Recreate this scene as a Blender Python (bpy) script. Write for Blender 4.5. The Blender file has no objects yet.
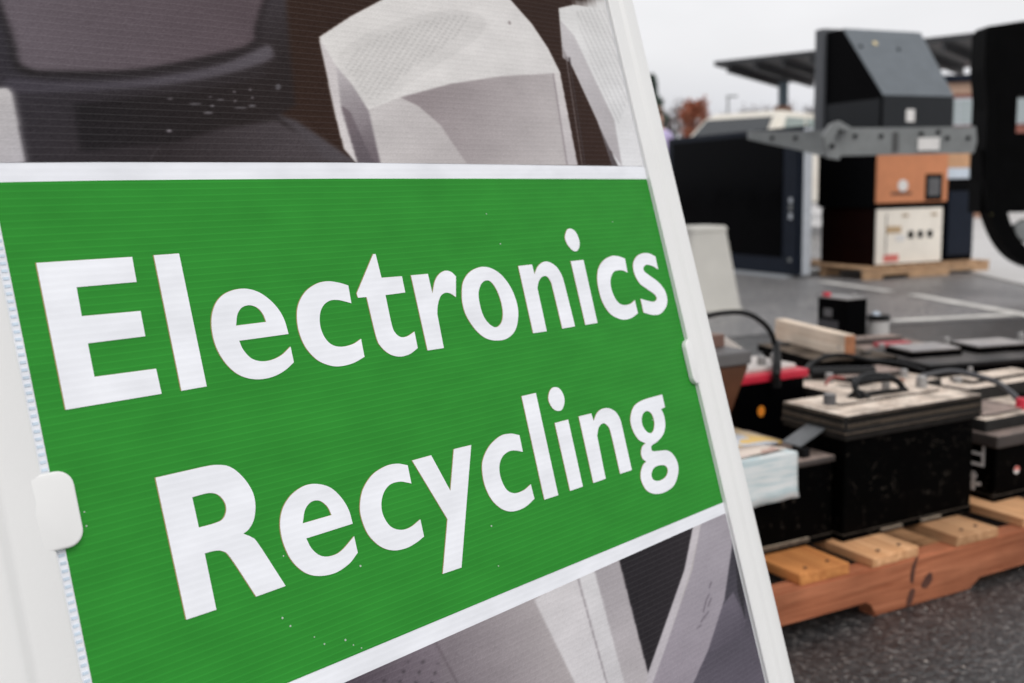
import bpy, bmesh, math, random
import numpy as np
from mathutils import Vector, Matrix
from mathutils.geometry import tessellate_polygon
random.seed(7); rng = np.random.default_rng(7)
PI = math.pi
sc = bpy.context.scene
COL = sc.collection

# ------------------------------------------------------------------ camera
FPX, CAMH = 1050.0, 0.75
PITCH, ROLL = math.atan(151.5 / FPX), math.radians(-1.25)
cam_d = bpy.data.cameras.new('camera'); cam = bpy.data.objects.new('camera', cam_d); COL.objects.link(cam)
CF = Vector((0, math.cos(PITCH), -math.sin(PITCH))); _r = Vector((1, 0, 0)); _u = Vector((0, math.sin(PITCH), math.cos(PITCH)))
CR = _r * math.cos(ROLL) + _u * math.sin(ROLL); CU = _u * math.cos(ROLL) - _r * math.sin(ROLL)
cam.location = (0, 0, CAMH); cam.rotation_euler = Matrix((CR, CU, -CF)).transposed().to_euler()
cam_d.sensor_width = 36; cam_d.lens = FPX * 36 / 1024
cam_d.clip_start = 0.02; cam_d.clip_end = 3000
cam_d.dof.use_dof = True; cam_d.dof.focus_distance = 0.70; cam_d.dof.aperture_fstop = 7.8
sc.camera = cam

# ------------------------------------------------------------------ world, sun, exposure
SUN_EL, SUN_ROT = math.radians(48), math.radians(150)
w = bpy.data.worlds.new('World'); sc.world = w; w.use_nodes = True
nt = w.node_tree; nt.nodes.clear()
out = nt.nodes.new('ShaderNodeOutputWorld'); bg = nt.nodes.new('ShaderNodeBackground')
sky = nt.nodes.new('ShaderNodeTexSky'); sky.sky_type = 'NISHITA'; sky.sun_disc = False
sky.sun_elevation = SUN_EL; sky.sun_rotation = SUN_ROT; sky.air_density = 1.0; sky.dust_density = 4.0
hs = nt.nodes.new('ShaderNodeHueSaturation'); hs.inputs['Saturation'].default_value = 0.12
mixw = nt.nodes.new('ShaderNodeMixRGB'); mixw.inputs[0].default_value = 0.8
# an even cloud layer: a little greyer low over the horizon, softly mottled
tc = nt.nodes.new('ShaderNodeTexCoord'); sep = nt.nodes.new('ShaderNodeSeparateXYZ')
ramp = nt.nodes.new('ShaderNodeValToRGB'); ns = nt.nodes.new('ShaderNodeTexNoise'); ns.inputs['Scale'].default_value = 2.2; ns.inputs['Detail'].default_value = 5
nt.links.new(tc.outputs['Generated'], sep.inputs[0]); nt.links.new(sep.outputs['Z'], ramp.inputs[0])
mp = nt.nodes.new('ShaderNodeMapping'); mp.inputs['Scale'].default_value = (1, 1, 3.5)
nt.links.new(tc.outputs['Generated'], mp.inputs[0]); nt.links.new(mp.outputs[0], ns.inputs['Vector'])
ramp.color_ramp.elements[0].position = 0.0; ramp.color_ramp.elements[0].color = (6.6, 6.75, 7.4, 1)
ramp.color_ramp.elements[1].position = 0.12; ramp.color_ramp.elements[1].color = (8.9, 8.9, 9.1, 1)
mr = nt.nodes.new('ShaderNodeMapRange'); mr.inputs[1].default_value = 0.3; mr.inputs[2].default_value = 0.7; mr.inputs[3].default_value = 0.88; mr.inputs[4].default_value = 1.08
nt.links.new(ns.outputs['Fac'], mr.inputs[0])
mul = nt.nodes.new('ShaderNodeMixRGB'); mul.blend_type = 'MULTIPLY'; mul.inputs[0].default_value = 1
nt.links.new(ramp.outputs[0], mul.inputs[1]); nt.links.new(mr.outputs[0], mul.inputs[2])
nt.links.new(sky.outputs[0], hs.inputs['Color']); nt.links.new(hs.outputs[0], mixw.inputs[1]); nt.links.new(mul.outputs[0], mixw.inputs[2])
nt.links.new(mixw.outputs[0], bg.inputs[0]); bg.inputs[1].default_value = 0.1
nt.links.new(bg.outputs[0], out.inputs[0])

sun_d = bpy.data.lights.new('sun', 'SUN'); sun = bpy.data.objects.new('sun', sun_d); COL.objects.link(sun)
sun_d.energy = 1.0; sun_d.angle = math.radians(35); sun_d.color = (1, 0.97, 0.93)
sdir = Vector((math.sin(SUN_ROT) * math.cos(SUN_EL), math.cos(SUN_ROT) * math.cos(SUN_EL), math.sin(SUN_EL)))
sun.rotation_euler = sdir.to_track_quat('Z', 'Y').to_euler(); sun.location = sdir * 30
vs = sc.view_settings; vs.view_transform = 'Standard'; vs.look = 'None'; vs.gamma = 1.0; vs.use_curve_mapping = False
vs.exposure = 0.17

# ------------------------------------------------------------------ pixel -> place helpers
CC = Vector((0, 0, CAMH))
def ray(x, y): return CR * ((x - 512) / FPX) + CU * ((341.5 - y) / FPX) + CF
def ground(x, y, z=0.0):
    d = ray(x, y); return CC + d * ((z - CAMH) / d.z)
def at_y(x, y, Y):
    d = ray(x, y); return CC + d * (Y / d.y)
def at_plane(x, y, P, n):
    d = ray(x, y); return CC + d * ((P - CC).dot(n) / d.dot(n))

# ------------------------------------------------------------------ materials
def lin(c):
    return tuple((v / 12.92 if v <= 0.04045 else ((v + 0.055) / 1.055) ** 2.4) for v in [q / 255 for q in c])
MATS = {}
def mat(name, base, rough=0.5, var=0.12, scale=25.0, bump=0.0, bscale=250.0, metal=0.0, dust=None, dust_amt=0.6, spec=0.5, randv=0.0, stretch=None, smudge=0.0, scuff=None):
    if name in MATS: return MATS[name]
    m = bpy.data.materials.new(name); m.use_nodes = True; n = m.node_tree; N = n.nodes.new; L = n.links.new
    b = n.nodes['Principled BSDF']
    tc = N('ShaderNodeTexCoord'); vec = tc.outputs['Object']
    if stretch:
        mp = N('ShaderNodeMapping'); mp.inputs['Scale'].default_value = stretch; L(vec, mp.inputs[0]); vec = mp.outputs[0]
    oi = N('ShaderNodeObjectInfo')
    no = N('ShaderNodeTexNoise'); no.inputs['Scale'].default_value = scale; no.inputs['Detail'].default_value = 6; no.inputs['Roughness'].default_value = 0.65
    ad = N('ShaderNodeVectorMath'); ad.operation = 'ADD'; cmb = N('ShaderNodeCombineXYZ'); mm = N('ShaderNodeMath'); mm.operation = 'MULTIPLY'; mm.inputs[1].default_value = 37.0
    L(oi.outputs['Random'], mm.inputs[0]); L(mm.outputs[0], cmb.inputs[0]); L(mm.outputs[0], cmb.inputs[2]); L(vec, ad.inputs[0]); L(cmb.outputs[0], ad.inputs[1])
    L(ad.outputs[0], no.inputs['Vector'])
    r = N('ShaderNodeMapRange'); r.inputs[1].default_value = 0.3; r.inputs[2].default_value = 0.7; r.inputs[3].default_value = 1 - var; r.inputs[4].default_value = 1 + var
    L(no.outputs['Fac'], r.inputs[0])
    val = r.outputs[0]
    if randv:
        rr = N('ShaderNodeMapRange'); rr.inputs[3].default_value = 1 - randv; rr.inputs[4].default_value = 1 + randv; L(oi.outputs['Random'], rr.inputs[0])
        pm = N('ShaderNodeMath'); pm.operation = 'MULTIPLY'; L(val, pm.inputs[0]); L(rr.outputs[0], pm.inputs[1]); val = pm.outputs[0]
    mx = N('ShaderNodeMixRGB'); mx.blend_type = 'MULTIPLY'; mx.inputs[0].default_value = 1; mx.inputs[1].default_value = (*base, 1); L(val, mx.inputs[2])
    col = mx.outputs[0]
    if scuff:      # pale scratches and scuffs
        n2 = N('ShaderNodeTexNoise'); n2.inputs['Scale'].default_value = 38; n2.inputs['Detail'].default_value = 8; n2.inputs['Roughness'].default_value = 0.7; n2.inputs['Distortion'].default_value = 1.6
        L(ad.outputs[0], n2.inputs['Vector'])
        r2 = N('ShaderNodeMapRange'); r2.inputs[1].default_value = 0.59; r2.inputs[2].default_value = 0.72; r2.inputs[4].default_value = 0.75; L(n2.outputs['Fac'], r2.inputs[0])
        mx2 = N('ShaderNodeMixRGB'); mx2.inputs[2].default_value = (*scuff, 1); L(r2.outputs[0], mx2.inputs[0]); L(col, mx2.inputs[1]); col = mx2.outputs[0]
    ro = None
    if dust:       # settled dust lies on what faces up
        ge = N('ShaderNodeNewGeometry'); sp = N('ShaderNodeSeparateXYZ'); L(ge.outputs['Normal'], sp.inputs[0])
        r3 = N('ShaderNodeMapRange'); r3.inputs[1].default_value = 0.45; r3.inputs[2].default_value = 0.95; L(sp.outputs['Z'], r3.inputs[0])
        n3 = N('ShaderNodeTexNoise'); n3.inputs['Scale'].default_value = 14; n3.inputs['Detail'].default_value = 7; L(ad.outputs[0], n3.inputs['Vector'])
        r4 = N('ShaderNodeMapRange'); r4.inputs[1].default_value = 0.34; r4.inputs[2].default_value = 0.54; r4.inputs[3].default_value = dust_amt * 0.3; r4.inputs[4].default_value = dust_amt; L(n3.outputs['Fac'], r4.inputs[0])
        m4 = N('ShaderNodeMath'); m4.operation = 'MULTIPLY'; L(r3.outputs[0], m4.inputs[0]); L(r4.outputs[0], m4.inputs[1])
        n6 = N('ShaderNodeTexNoise'); n6.inputs['Scale'].default_value = 45; n6.inputs['Detail'].default_value = 8; n6.inputs['Roughness'].default_value = 0.7; L(ad.outputs[0], n6.inputs['Vector'])
        cr6 = N('ShaderNodeValToRGB'); cr6.color_ramp.elements[0].position = 0.36; cr6.color_ramp.elements[0].color = (dust[0] * .58, dust[1] * .53, dust[2] * .5, 1); cr6.color_ramp.elements[1].position = 0.6; cr6.color_ramp.elements[1].color = (*dust, 1); L(n6.outputs['Fac'], cr6.inputs[0])
        mx3 = N('ShaderNodeMixRGB'); L(cr6.outputs[0], mx3.inputs[2]); L(m4.outputs[0], mx3.inputs[0]); L(col, mx3.inputs[1]); col = mx3.outputs[0]
        ro = N('ShaderNodeMapRange'); ro.inputs[3].default_value = rough; ro.inputs[4].default_value = 0.95; L(m4.outputs[0], ro.inputs[0])
    L(col, b.inputs['Base Color'])
    b.inputs['Roughness'].default_value = rough; b.inputs['Metallic'].default_value = metal
    b.inputs['Specular IOR Level'].default_value = spec
    if ro: L(ro.outputs[0], b.inputs['Roughness'])
    elif smudge:
        r5 = N('ShaderNodeMapRange'); r5.inputs[1].default_value = 0.3; r5.inputs[2].default_value = 0.7; r5.inputs[3].default_value = max(rough - smudge, 0.03); r5.inputs[4].default_value = rough + smudge
        L(no.outputs['Fac'], r5.inputs[0]); L(r5.outputs[0], b.inputs['Roughness'])
    if bump:
        nb = N('ShaderNodeTexNoise'); nb.inputs['Scale'].default_value = bscale; nb.inputs['Detail'].default_value = 4; L(ad.outputs[0], nb.inputs['Vector'])
        bp = N('ShaderNodeBump'); bp.inputs['Strength'].default_value = bump; bp.inputs['Distance'].default_value = 0.002; L(nb.outputs['Fac'], bp.inputs['Height']); L(bp.outputs[0], b.inputs['Normal'])
    MATS[name] = m; return m

def wood(name, c1, c2, rough=0.75):
    if name in MATS: return MATS[name]
    m = bpy.data.materials.new(name); m.use_nodes = True; n = m.node_tree; N = n.nodes.new; L = n.links.new; b = n.nodes['Principled BSDF']
    tc = N('ShaderNodeTexCoord'); oi = N('ShaderNodeObjectInfo'); cmb = N('ShaderNodeCombineXYZ'); mm = N('ShaderNodeMath'); mm.operation = 'MULTIPLY'; mm.inputs[1].default_value = 11
    L(oi.outputs['Random'], mm.inputs[0]); L(mm.outputs[0], cmb.inputs[0]); L(mm.outputs[0], cmb.inputs[1])
    ad = N('ShaderNodeVectorMath'); L(tc.outputs['Object'], ad.inputs[0]); L(cmb.outputs[0], ad.inputs[1])
    mp = N('ShaderNodeMapping'); mp.inputs['Scale'].default_value = (2.2, 38, 38); L(ad.outputs[0], mp.inputs[0])
    n1 = N('ShaderNodeTexNoise'); n1.inputs['Scale'].default_value = 2.0; n1.inputs['Detail'].default_value = 8; n1.inputs['Distortion'].default_value = 0.9; L(mp.outputs[0], n1.inputs['Vector'])
    n2 = N('ShaderNodeTexNoise'); n2.inputs['Scale'].default_value = 9; n2.inputs['Detail'].default_value = 5; L(ad.outputs[0], n2.inputs['Vector'])
    cr = N('ShaderNodeValToRGB'); cr.color_ramp.elements[0].position = 0.32; cr.color_ramp.elements[0].color = (*c2, 1); cr.color_ramp.elements[1].position = 0.66; cr.color_ramp.elements[1].color = (*c1, 1)
    L(n1.outputs['Fac'], cr.inputs[0])
    r = N('ShaderNodeMapRange'); r.inputs[1].default_value = 0.25; r.inputs[2].default_value = 0.75; r.inputs[3].default_value = 0.72; r.inputs[4].default_value = 1.2; L(n2.outputs['Fac'], r.inputs[0])
    r0 = N('ShaderNodeMapRange'); r0.inputs[3].default_value = 0.82; r0.inputs[4].default_value = 1.15; L(oi.outputs['Random'], r0.inputs[0])
    pm = N('ShaderNodeMath'); pm.operation = 'MULTIPLY'; L(r.outputs[0], pm.inputs[0]); L(r0.outputs[0], pm.inputs[1])
    mx = N('ShaderNodeMixRGB'); mx.blend_type = 'MULTIPLY'; mx.inputs[0].default_value = 1; L(cr.outputs[0], mx.inputs[1]); L(pm.outputs[0], mx.inputs[2])
    vo = N('ShaderNodeTexVoronoi'); vo.inputs['Scale'].default_value = 5.5; mpk = N('ShaderNodeMapping'); mpk.inputs['Scale'].default_value = (0.55, 1.2, 1.2); L(ad.outputs[0], mpk.inputs[0]); L(mpk.outputs[0], vo.inputs['Vector'])
    rk = N('ShaderNodeMapRange'); rk.inputs[1].default_value = 0.05; rk.inputs[2].default_value = 0.12; rk.inputs[3].default_value = 0.7; rk.inputs[4].default_value = 0.0; L(vo.outputs['Distance'], rk.inputs[0])
    mk = N('ShaderNodeMixRGB'); mk.inputs[2].default_value = (c2[0] * .3, c2[1] * .25, c2[2] * .25, 1); L(rk.outputs[0], mk.inputs[0]); L(mx.outputs[0], mk.inputs[1])
    L(mk.outputs[0], b.inputs['Base Color']); b.inputs['Roughness'].default_value = rough; b.inputs['Specular IOR Level'].default_value = 0.25
    bp = N('ShaderNodeBump'); bp.inputs['Strength'].default_value = 0.8; bp.inputs['Distance'].default_value = 0.004; L(n1.outputs['Fac'], bp.inputs['Height']); L(bp.outputs[0], b.inputs['Normal'])
    MATS[name] = m; return m

TAN = (0.42, 0.34, 0.27)
M_WHITE = mat('white_plastic', (0.78, 0.78, 0.77), 0.33, 0.025, 7, bump=0.05, bscale=420, smudge=0.06)
M_CLIP = mat('white_clip_plastic', (0.80, 0.80, 0.79), 0.28, 0.02, 9)
M_CASE = mat('black_battery_plastic', (0.001, 0.001, 0.001), 0.5, 0.3, 20, bump=0.15, dust=TAN, dust_amt=0.35, scuff=(0.10, 0.085, 0.07), spec=0.02)
M_CASE2 = mat('black_battery_plastic_clean', (0.001, 0.001, 0.0013), 0.4, 0.2, 20, dust=TAN, dust_amt=0.3, spec=0.025)
M_LID = mat('dusty_lid', (0.022, 0.021, 0.02), 0.55, 0.25, 30, bump=0.2, dust=(0.80, 0.69, 0.59), dust_amt=1.0, spec=0.12)
M_LIDB = mat('dusty_brown_lid', (0.05, 0.04, 0.036), 0.6, 0.25, 30, bump=0.2, dust=(0.40, 0.31, 0.27), dust_amt=0.85)
M_RIM = mat('rib_plastic', (0.02, 0.018, 0.016), 0.6, 0.3, 60, dust=(0.36, 0.27, 0.2), dust_amt=1.0, spec=0.08)
M_BEAD = mat('dusty_rib_beads', (0.075, 0.055, 0.038), 0.8, 0.6, 55, dust=(0.5, 0.4, 0.3), dust_amt=1.0)
M_DGREY = mat('dark_grey_lid', (0.09, 0.09, 0.095), 0.45, 0.2, 25, dust=(0.45, 0.43, 0.41), dust_amt=0.6)
M_LEAD = mat('lead_terminal', (0.36, 0.35, 0.34), 0.5, 0.3, 90, bump=0.3, metal=0.7)
M_RED = mat('red_plastic', (0.55, 0.02, 0.045), 0.4, 0.15, 25)
M_CABLE = mat('black_cable', (0.006, 0.006, 0.0065), 0.38, 0.2, 40, spec=0.15)
M_CABLEG = mat('grey_cable', (0.06, 0.06, 0.065), 0.35, 0.2, 40)
M_ORANGE = mat('orange_sticker', (0.75, 0.24, 0.02), 0.5, 0.1, 40)
M_PALW = wood('pallet_wood_red', (0.45, 0.165, 0.082), (0.30, 0.095, 0.043))
M_PALB = wood('pallet_board_wood', (0.72, 0.41, 0.215), (0.50, 0.245, 0.11))
M_PALO = wood('pallet_board_orange', (0.64, 0.27, 0.085), (0.46, 0.17, 0.05))
M_PINE = wood('pine_wood', (0.76, 0.64, 0.52), (0.68, 0.54, 0.42))
M_PINEEND = mat('pine_end_grain', (0.36, 0.15, 0.07), 0.8, 0.25, 60)
M_PAL2 = wood('pale_pallet_wood', (0.58, 0.38, 0.23), (0.45, 0.27, 0.15))
M_TVD = mat('dark_grey_tv_plastic', (0.125, 0.142, 0.158), 0.45, 0.10, 12, bump=0.05, spec=0.2)
M_TVB = mat('black_tv_plastic', (0.0015, 0.0015, 0.002), 0.55, 0.2, 12, spec=0.04)
M_NAVY = mat('navy_tv_frame', (0.010, 0.014, 0.024), 0.35, 0.15, 10, spec=0.1)
M_SCREEN = mat('dark_tv_screen', (0.001, 0.001, 0.0015), 0.12, 0.2, 4, smudge=0.05, spec=0.03)
M_GREYM = mat('grey_painted_steel', (0.19, 0.20, 0.20), 0.45, 0.16, 8, bump=0.1, scuff=(0.3, 0.29, 0.27))
M_SILV = mat('silver_trim', (0.50, 0.53, 0.57), 0.4, 0.08, 10)
M_BRD = mat('wood_fibre_board', (0.57, 0.22, 0.10), 0.75, 0.10, 8, bump=0.1)
M_CREAM = mat('cream_back_board', (0.86, 0.80, 0.71), 0.65, 0.07, 6)
M_MAROON = mat('dark_maroon_cabinet', (0.007, 0.0015, 0.001), 0.55, 0.25, 10, spec=0.04)
M_EDARK0 = mat('dark_vent_cap', (0.02, 0.02, 0.02), 0.5, 0.3, 40, dust=(0.4, 0.33, 0.28), dust_amt=0.5, spec=0.15)
M_RED2 = mat('dull_red_wire', (0.28, 0.04, 0.03), 0.5, 0.2, 40)
M_PAPERW = mat('white_sticker', (0.72, 0.70, 0.68), 0.6, 0.05, 30)
M_YELLOW = mat('pale_yellow_sticker', (0.75, 0.6, 0.32), 0.6, 0.05, 30)
M_REDINK = mat('red_ink', (0.65, 0.17, 0.14), 0.6, 0.1, 30)
M_BEIGE = mat('beige_plastic', (0.50, 0.485, 0.445), 0.5, 0.06, 6)
M_BLACKST = mat('black_steel', (0.002, 0.002, 0.0022), 0.55, 0.3, 10, bump=0.1, spec=0.03)
M_BROWN = mat('brown_plastic', (0.10, 0.04, 0.02), 0.45, 0.25, 12, dust=(0.3, 0.25, 0.22), dust_amt=0.4)
M_BROWN2 = mat('brown_wood_box', (0.15, 0.08, 0.06), 0.6, 0.2, 12, dust=(0.35, 0.28, 0.24), dust_amt=0.6)
M_GREYTOP = mat('grey_plastic_top', (0.11, 0.105, 0.105), 0.5, 0.12, 12)
M_PALEB = mat('pale_blue_print', (0.55, 0.62, 0.70), 0.6, 0.1, 20)
M_CARD = mat('orange_cardboard', (0.55, 0.31, 0.17), 0.8, 0.12, 14)
M_RUBBER = mat('tyre_rubber', (0.012, 0.012, 0.012), 0.8, 0.2, 20)

# ------------------------------------------------------------------ mesh helpers
def box(bm, x0, x1, y0, y1, z0, z1, bev=0.0, seg=2):
    vs = [bm.verts.new((x, y, z)) for x in (x0, x1) for y in (y0, y1) for z in (z0, z1)]
    fs = [bm.faces.new([vs[i] for i in f]) for f in ((0, 1, 3, 2), (4, 6, 7, 5), (0, 4, 5, 1), (2, 3, 7, 6), (0, 2, 6, 4), (1, 5, 7, 3))]
    if bev > 0:
        es = list({e for f in fs for e in f.edges})
        bmesh.ops.bevel(bm, geom=es, offset=bev, segments=seg, profile=0.6, affect='EDGES')
    return vs
def prism(bm, pts, axis, a, b, bev=0.0, seg=2):
    """extrude the polygon pts between a and b along an axis ('x','y','z')"""
    def P(q, c):
        return {'x': (c, q[0], q[1]), 'y': (q[0], c, q[1]), 'z': (q[0], q[1], c)}[axis]
    v0 = [bm.verts.new(P(q, a)) for q in pts]; v1 = [bm.verts.new(P(q, b)) for q in pts]
    fs = [bm.faces.new(v0), bm.faces.new(v1[::-1])]; n = len(pts)
    for i in range(n): fs.append(bm.faces.new((v0[i], v1[i], v1[(i + 1) % n], v0[(i + 1) % n])))
    if bev > 0:
        es = list({e for f in fs for e in f.edges})
        bmesh.ops.bevel(bm, geom=es, offset=bev, segments=seg, profile=0.6, affect='EDGES')
def cyl(bm, cx, cy, z0, z1, r0, r1=None, n=20, rim=0.0):
    r1 = r0 if r1 is None else r1
    prof = [(r0, z0), (r1, z1 - rim), (r1 - rim, z1)] if rim else [(r0, z0), (r1, z1)]
    lathe(bm, cx, cy, prof, n)
def lathe(bm, cx, cy, prof, n=24):
    rings = [[bm.verts.new((cx + r * math.cos(2 * PI * i / n), cy + r * math.sin(2 * PI * i / n), z)) for i in range(n)] for r, z in prof]
    for a, b in zip(rings, rings[1:]):
        for i in range(n): bm.faces.new((a[i], a[(i + 1) % n], b[(i + 1) % n], b[i]))
    bm.faces.new(rings[0][::-1]); bm.faces.new(rings[-1])
def spline(pts, k=8):
    P = [Vector(p) for p in pts]; P = [2 * P[0] - P[1]] + P + [2 * P[-1] - P[-2]]; o = []
    for i in range(1, len(P) - 2):
        for j in range(k):
            t = j / k; a, b, c, d = P[i - 1:i + 3]
            o.append(0.5 * ((2 * b) + (c - a) * t + (2 * a - 5 * b + 4 * c - d) * t * t + (3 * b - a - 3 * c + d) * t ** 3))
    o.append(P[-2]); return o
def tube(bm, pts, r, n=10, k=8, smooth=True):
    P = spline(pts, k) if smooth else [Vector(p) for p in pts]
    rad = r if callable(r) else (lambda t: r)
    up = Vector((0.13, 0.21, 0.97)); rings = []
    for i, p in enumerate(P):
        t = (P[min(i + 1, len(P) - 1)] - P[max(i - 1, 0)]).normalized()
        a = t.cross(up); a = a.normalized() if a.length > 1e-4 else Vector((1, 0, 0)); b = a.cross(t)
        rr = rad(i / (len(P) - 1))
        rings.append([bm.verts.new(p + (a * math.cos(2 * PI * j / n) + b * math.sin(2 * PI * j / n)) * rr) for j in range(n)])
    for A, B in zip(rings, rings[1:]):
        for j in range(n): bm.faces.new((A[j], A[(j + 1) % n], B[(j + 1) % n], B[j]))
    bm.faces.new(rings[0][::-1]); bm.faces.new(rings[-1])
def obj(name, bm, m, parent=None, smooth=False, auto=None):
    me = bpy.data.meshes.new(name)
    if isinstance(bm, bmesh.types.BMesh):
        bmesh.ops.recalc_face_normals(bm, faces=bm.faces); bm.to_mesh(me); bm.free()
    else: me = bm
    for q in (m if isinstance(m, (list, tuple)) else [m]): me.materials.append(q)
    if smooth:
        me.polygons.foreach_set('use_smooth', [True] * len(me.polygons))
        try: me.set_sharp_from_angle(angle=math.radians(35))
        except Exception: pass
    o = bpy.data.objects.new(name, me); COL.objects.link(o)
    if parent: o.parent = parent
    return o
def tag(o, label, cat, group=None):
    o['label'] = label; o['category'] = cat
    if group: o['group'] = group
    return o
def thing(name, label, cat, loc=(0, 0, 0), rz=0.0, group=None):
    e = bpy.data.objects.new(name, None); COL.objects.link(e); e.empty_display_size = 0.1
    e.location = loc; e.rotation_euler = (0, 0, rz); return tag(e, label, cat, group)
def NB(): return bmesh.new()
def pbox(name, m, parent, *a, bev=0.0, seg=2, smooth=False):
    b = NB(); box(b, *a, bev=bev, seg=seg); return obj(name, b, m, parent, smooth)
def struct(o): o['kind'] = 'structure'; return o

# ------------------------------------------------------------------ ground
def asphalt(name='asphalt', tone=1.0):
    m = bpy.data.materials.new(name); m.use_nodes = True; n = m.node_tree; N = n.nodes.new; L = n.links.new; b = n.nodes['Principled BSDF']
    tc = N('ShaderNodeTexCoord')
    vo = N('ShaderNodeTexVoronoi'); vo.inputs['Scale'].default_value = 150; L(tc.outputs['Object'], vo.inputs['Vector'])
    vo2 = N('ShaderNodeTexVoronoi'); vo2.inputs['Scale'].default_value = 70; L(tc.outputs['Object'], vo2.inputs['Vector'])
    n1 = N('ShaderNodeTexNoise'); n1.inputs['Scale'].default_value = 1.4; n1.inputs['Detail'].default_value = 6; L(tc.outputs['Object'], n1.inputs['Vector'])
    n2 = N('ShaderNodeTexNoise'); n2.inputs['Scale'].default_value = 420; n2.inputs['Detail'].default_value = 3; L(tc.outputs['Object'], n2.inputs['Vector'])
    sp = N('ShaderNodeSeparateColor'); L(vo.outputs['Color'], sp.inputs[0])
    cr = N('ShaderNodeValToRGB'); e = cr.color_ramp.elements; e[0].position = 0.0; e[0].color = (0.012, 0.012, 0.0125, 1); e[1].position = 1.0; e[1].color = (0.16, 0.152, 0.147, 1)
    for p, c in ((0.45, (0.026, 0.026, 0.027)), (0.8, (0.052, 0.052, 0.0525)), (0.93, (0.098, 0.088, 0.084))):
        q = cr.color_ramp.elements.new(p); q.color = (*c, 1)
    L(sp.outputs[0], cr.inputs[0])
    r = N('ShaderNodeMapRange'); r.inputs[1].default_value = 0.3; r.inputs[2].default_value = 0.7; r.inputs[3].default_value = 0.85 * tone; r.inputs[4].default_value = 1.2 * tone; L(n1.outputs['Fac'], r.inputs[0])
    r2 = N('ShaderNodeMapRange'); r2.inputs[3].default_value = 0.7; r2.inputs[4].default_value = 1.3; L(n2.outputs['Fac'], r2.inputs[0])
    pm = N('ShaderNodeMath'); pm.operation = 'MULTIPLY'; L(r.outputs[0], pm.inputs[0]); L(r2.outputs[0], pm.inputs[1])
    mx = N('ShaderNodeMixRGB'); mx.blend_type = 'MULTIPLY'; mx.inputs[0].default_value = 1; L(cr.outputs[0], mx.inputs[1]); L(pm.outputs[0], mx.inputs[2])
    L(mx.outputs[0], b.inputs['Base Color']); b.inputs['Roughness'].default_value = 0.42; b.inputs['Specular IOR Level'].default_value = 0.7
    bp = N('ShaderNodeBump'); bp.inputs['Strength'].default_value = 0.45; bp.inputs['Distance'].default_value = 0.003; bp.invert = True
    ads = N('ShaderNodeMath'); ads.operation = 'ADD'; L(vo.outputs['Distance'], ads.inputs[0]); L(vo2.outputs['Distance'], ads.inputs[1])
    L(ads.outputs[0], bp.inputs['Height']); L(bp.outputs[0], b.inputs['Normal'])
    return m
b = NB(); vs_ = [b.verts.new(p) for p in ((-900, -900, 0), (900, -900, 0), (900, 1500, 0), (-900, 1500, 0))]; b.faces.new(vs_)
struct(obj('ground', b, asphalt()))
# lighter toned asphalt overlay across the parking bays, beyond the darker strip
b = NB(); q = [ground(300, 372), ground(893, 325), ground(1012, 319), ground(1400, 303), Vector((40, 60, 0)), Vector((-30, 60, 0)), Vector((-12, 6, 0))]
b.faces.new([b.verts.new((p.x, p.y, 0.004)) for p in q]); struct(obj('lighter_asphalt', b, asphalt('lighter_asphalt', 4.2)))
# light concrete apron beyond the pallets
M_CONC = mat('light_concrete', (0.55, 0.54, 0.53), 0.55, 0.08, 1.5, bump=0.1, bscale=60)
b = NB(); q = [ground(945, 268), ground(1300, 352), Vector((40, 15, 0)), Vector((60, 75, 0)), Vector((8, 75, 0)), Vector((5.2, 17, 0))]
prism(b, [(p.x, p.y) for p in q], 'z', -0.02, 0.02); struct(obj('concrete_apron', b, M_CONC))
M_PAINT = mat('worn_white_paint', (0.66, 0.64, 0.60), 0.7, 0.35, 9, bump=0.2, bscale=90)
def line(p, q, wd):
    p, q = ground(*p), ground(*q); d = (q - p).normalized(); s = Vector((-d.y, d.x, 0)) * wd / 2
    b = NB(); b.faces.new([b.verts.new(v + Vector((0, 0, 0.008))) for v in (p - s, q - s, q + s, p + s)]); struct(obj('parking_line', b, M_PAINT))
line((822, 282.5), (891, 292.5), 0.09); line((912, 295.5), (1080, 326), 0.09); line((893, 322), (1012, 316), 0.09)
# loose stones on the asphalt in front of the pallet
b = NB()
for i in range(260):
    x, y = random.uniform(0.1, 1.4), random.uniform(1.15, 2.3); r = random.choice([0.0016, 0.002, 0.0025, 0.003]) * random.uniform(0.7, 1.2)
    g = bmesh.ops.create_icosphere(b, subdivisions=1, radius=r, matrix=Matrix.Translation((x, y, r * 0.45)) @ Matrix.Rotation(random.random() * 6, 4, 'Z') @ Matrix.Diagonal((1.3, 0.9, 0.7, 1)))
o = obj('loose_grit', b, mat('grit_stone', (0.26, 0.23, 0.21), 0.8, 0.5, 60)); o['kind'] = 'stuff'; o['label'] = 'fine loose grit scattered over the asphalt'; o['category'] = 'grit'

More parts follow.
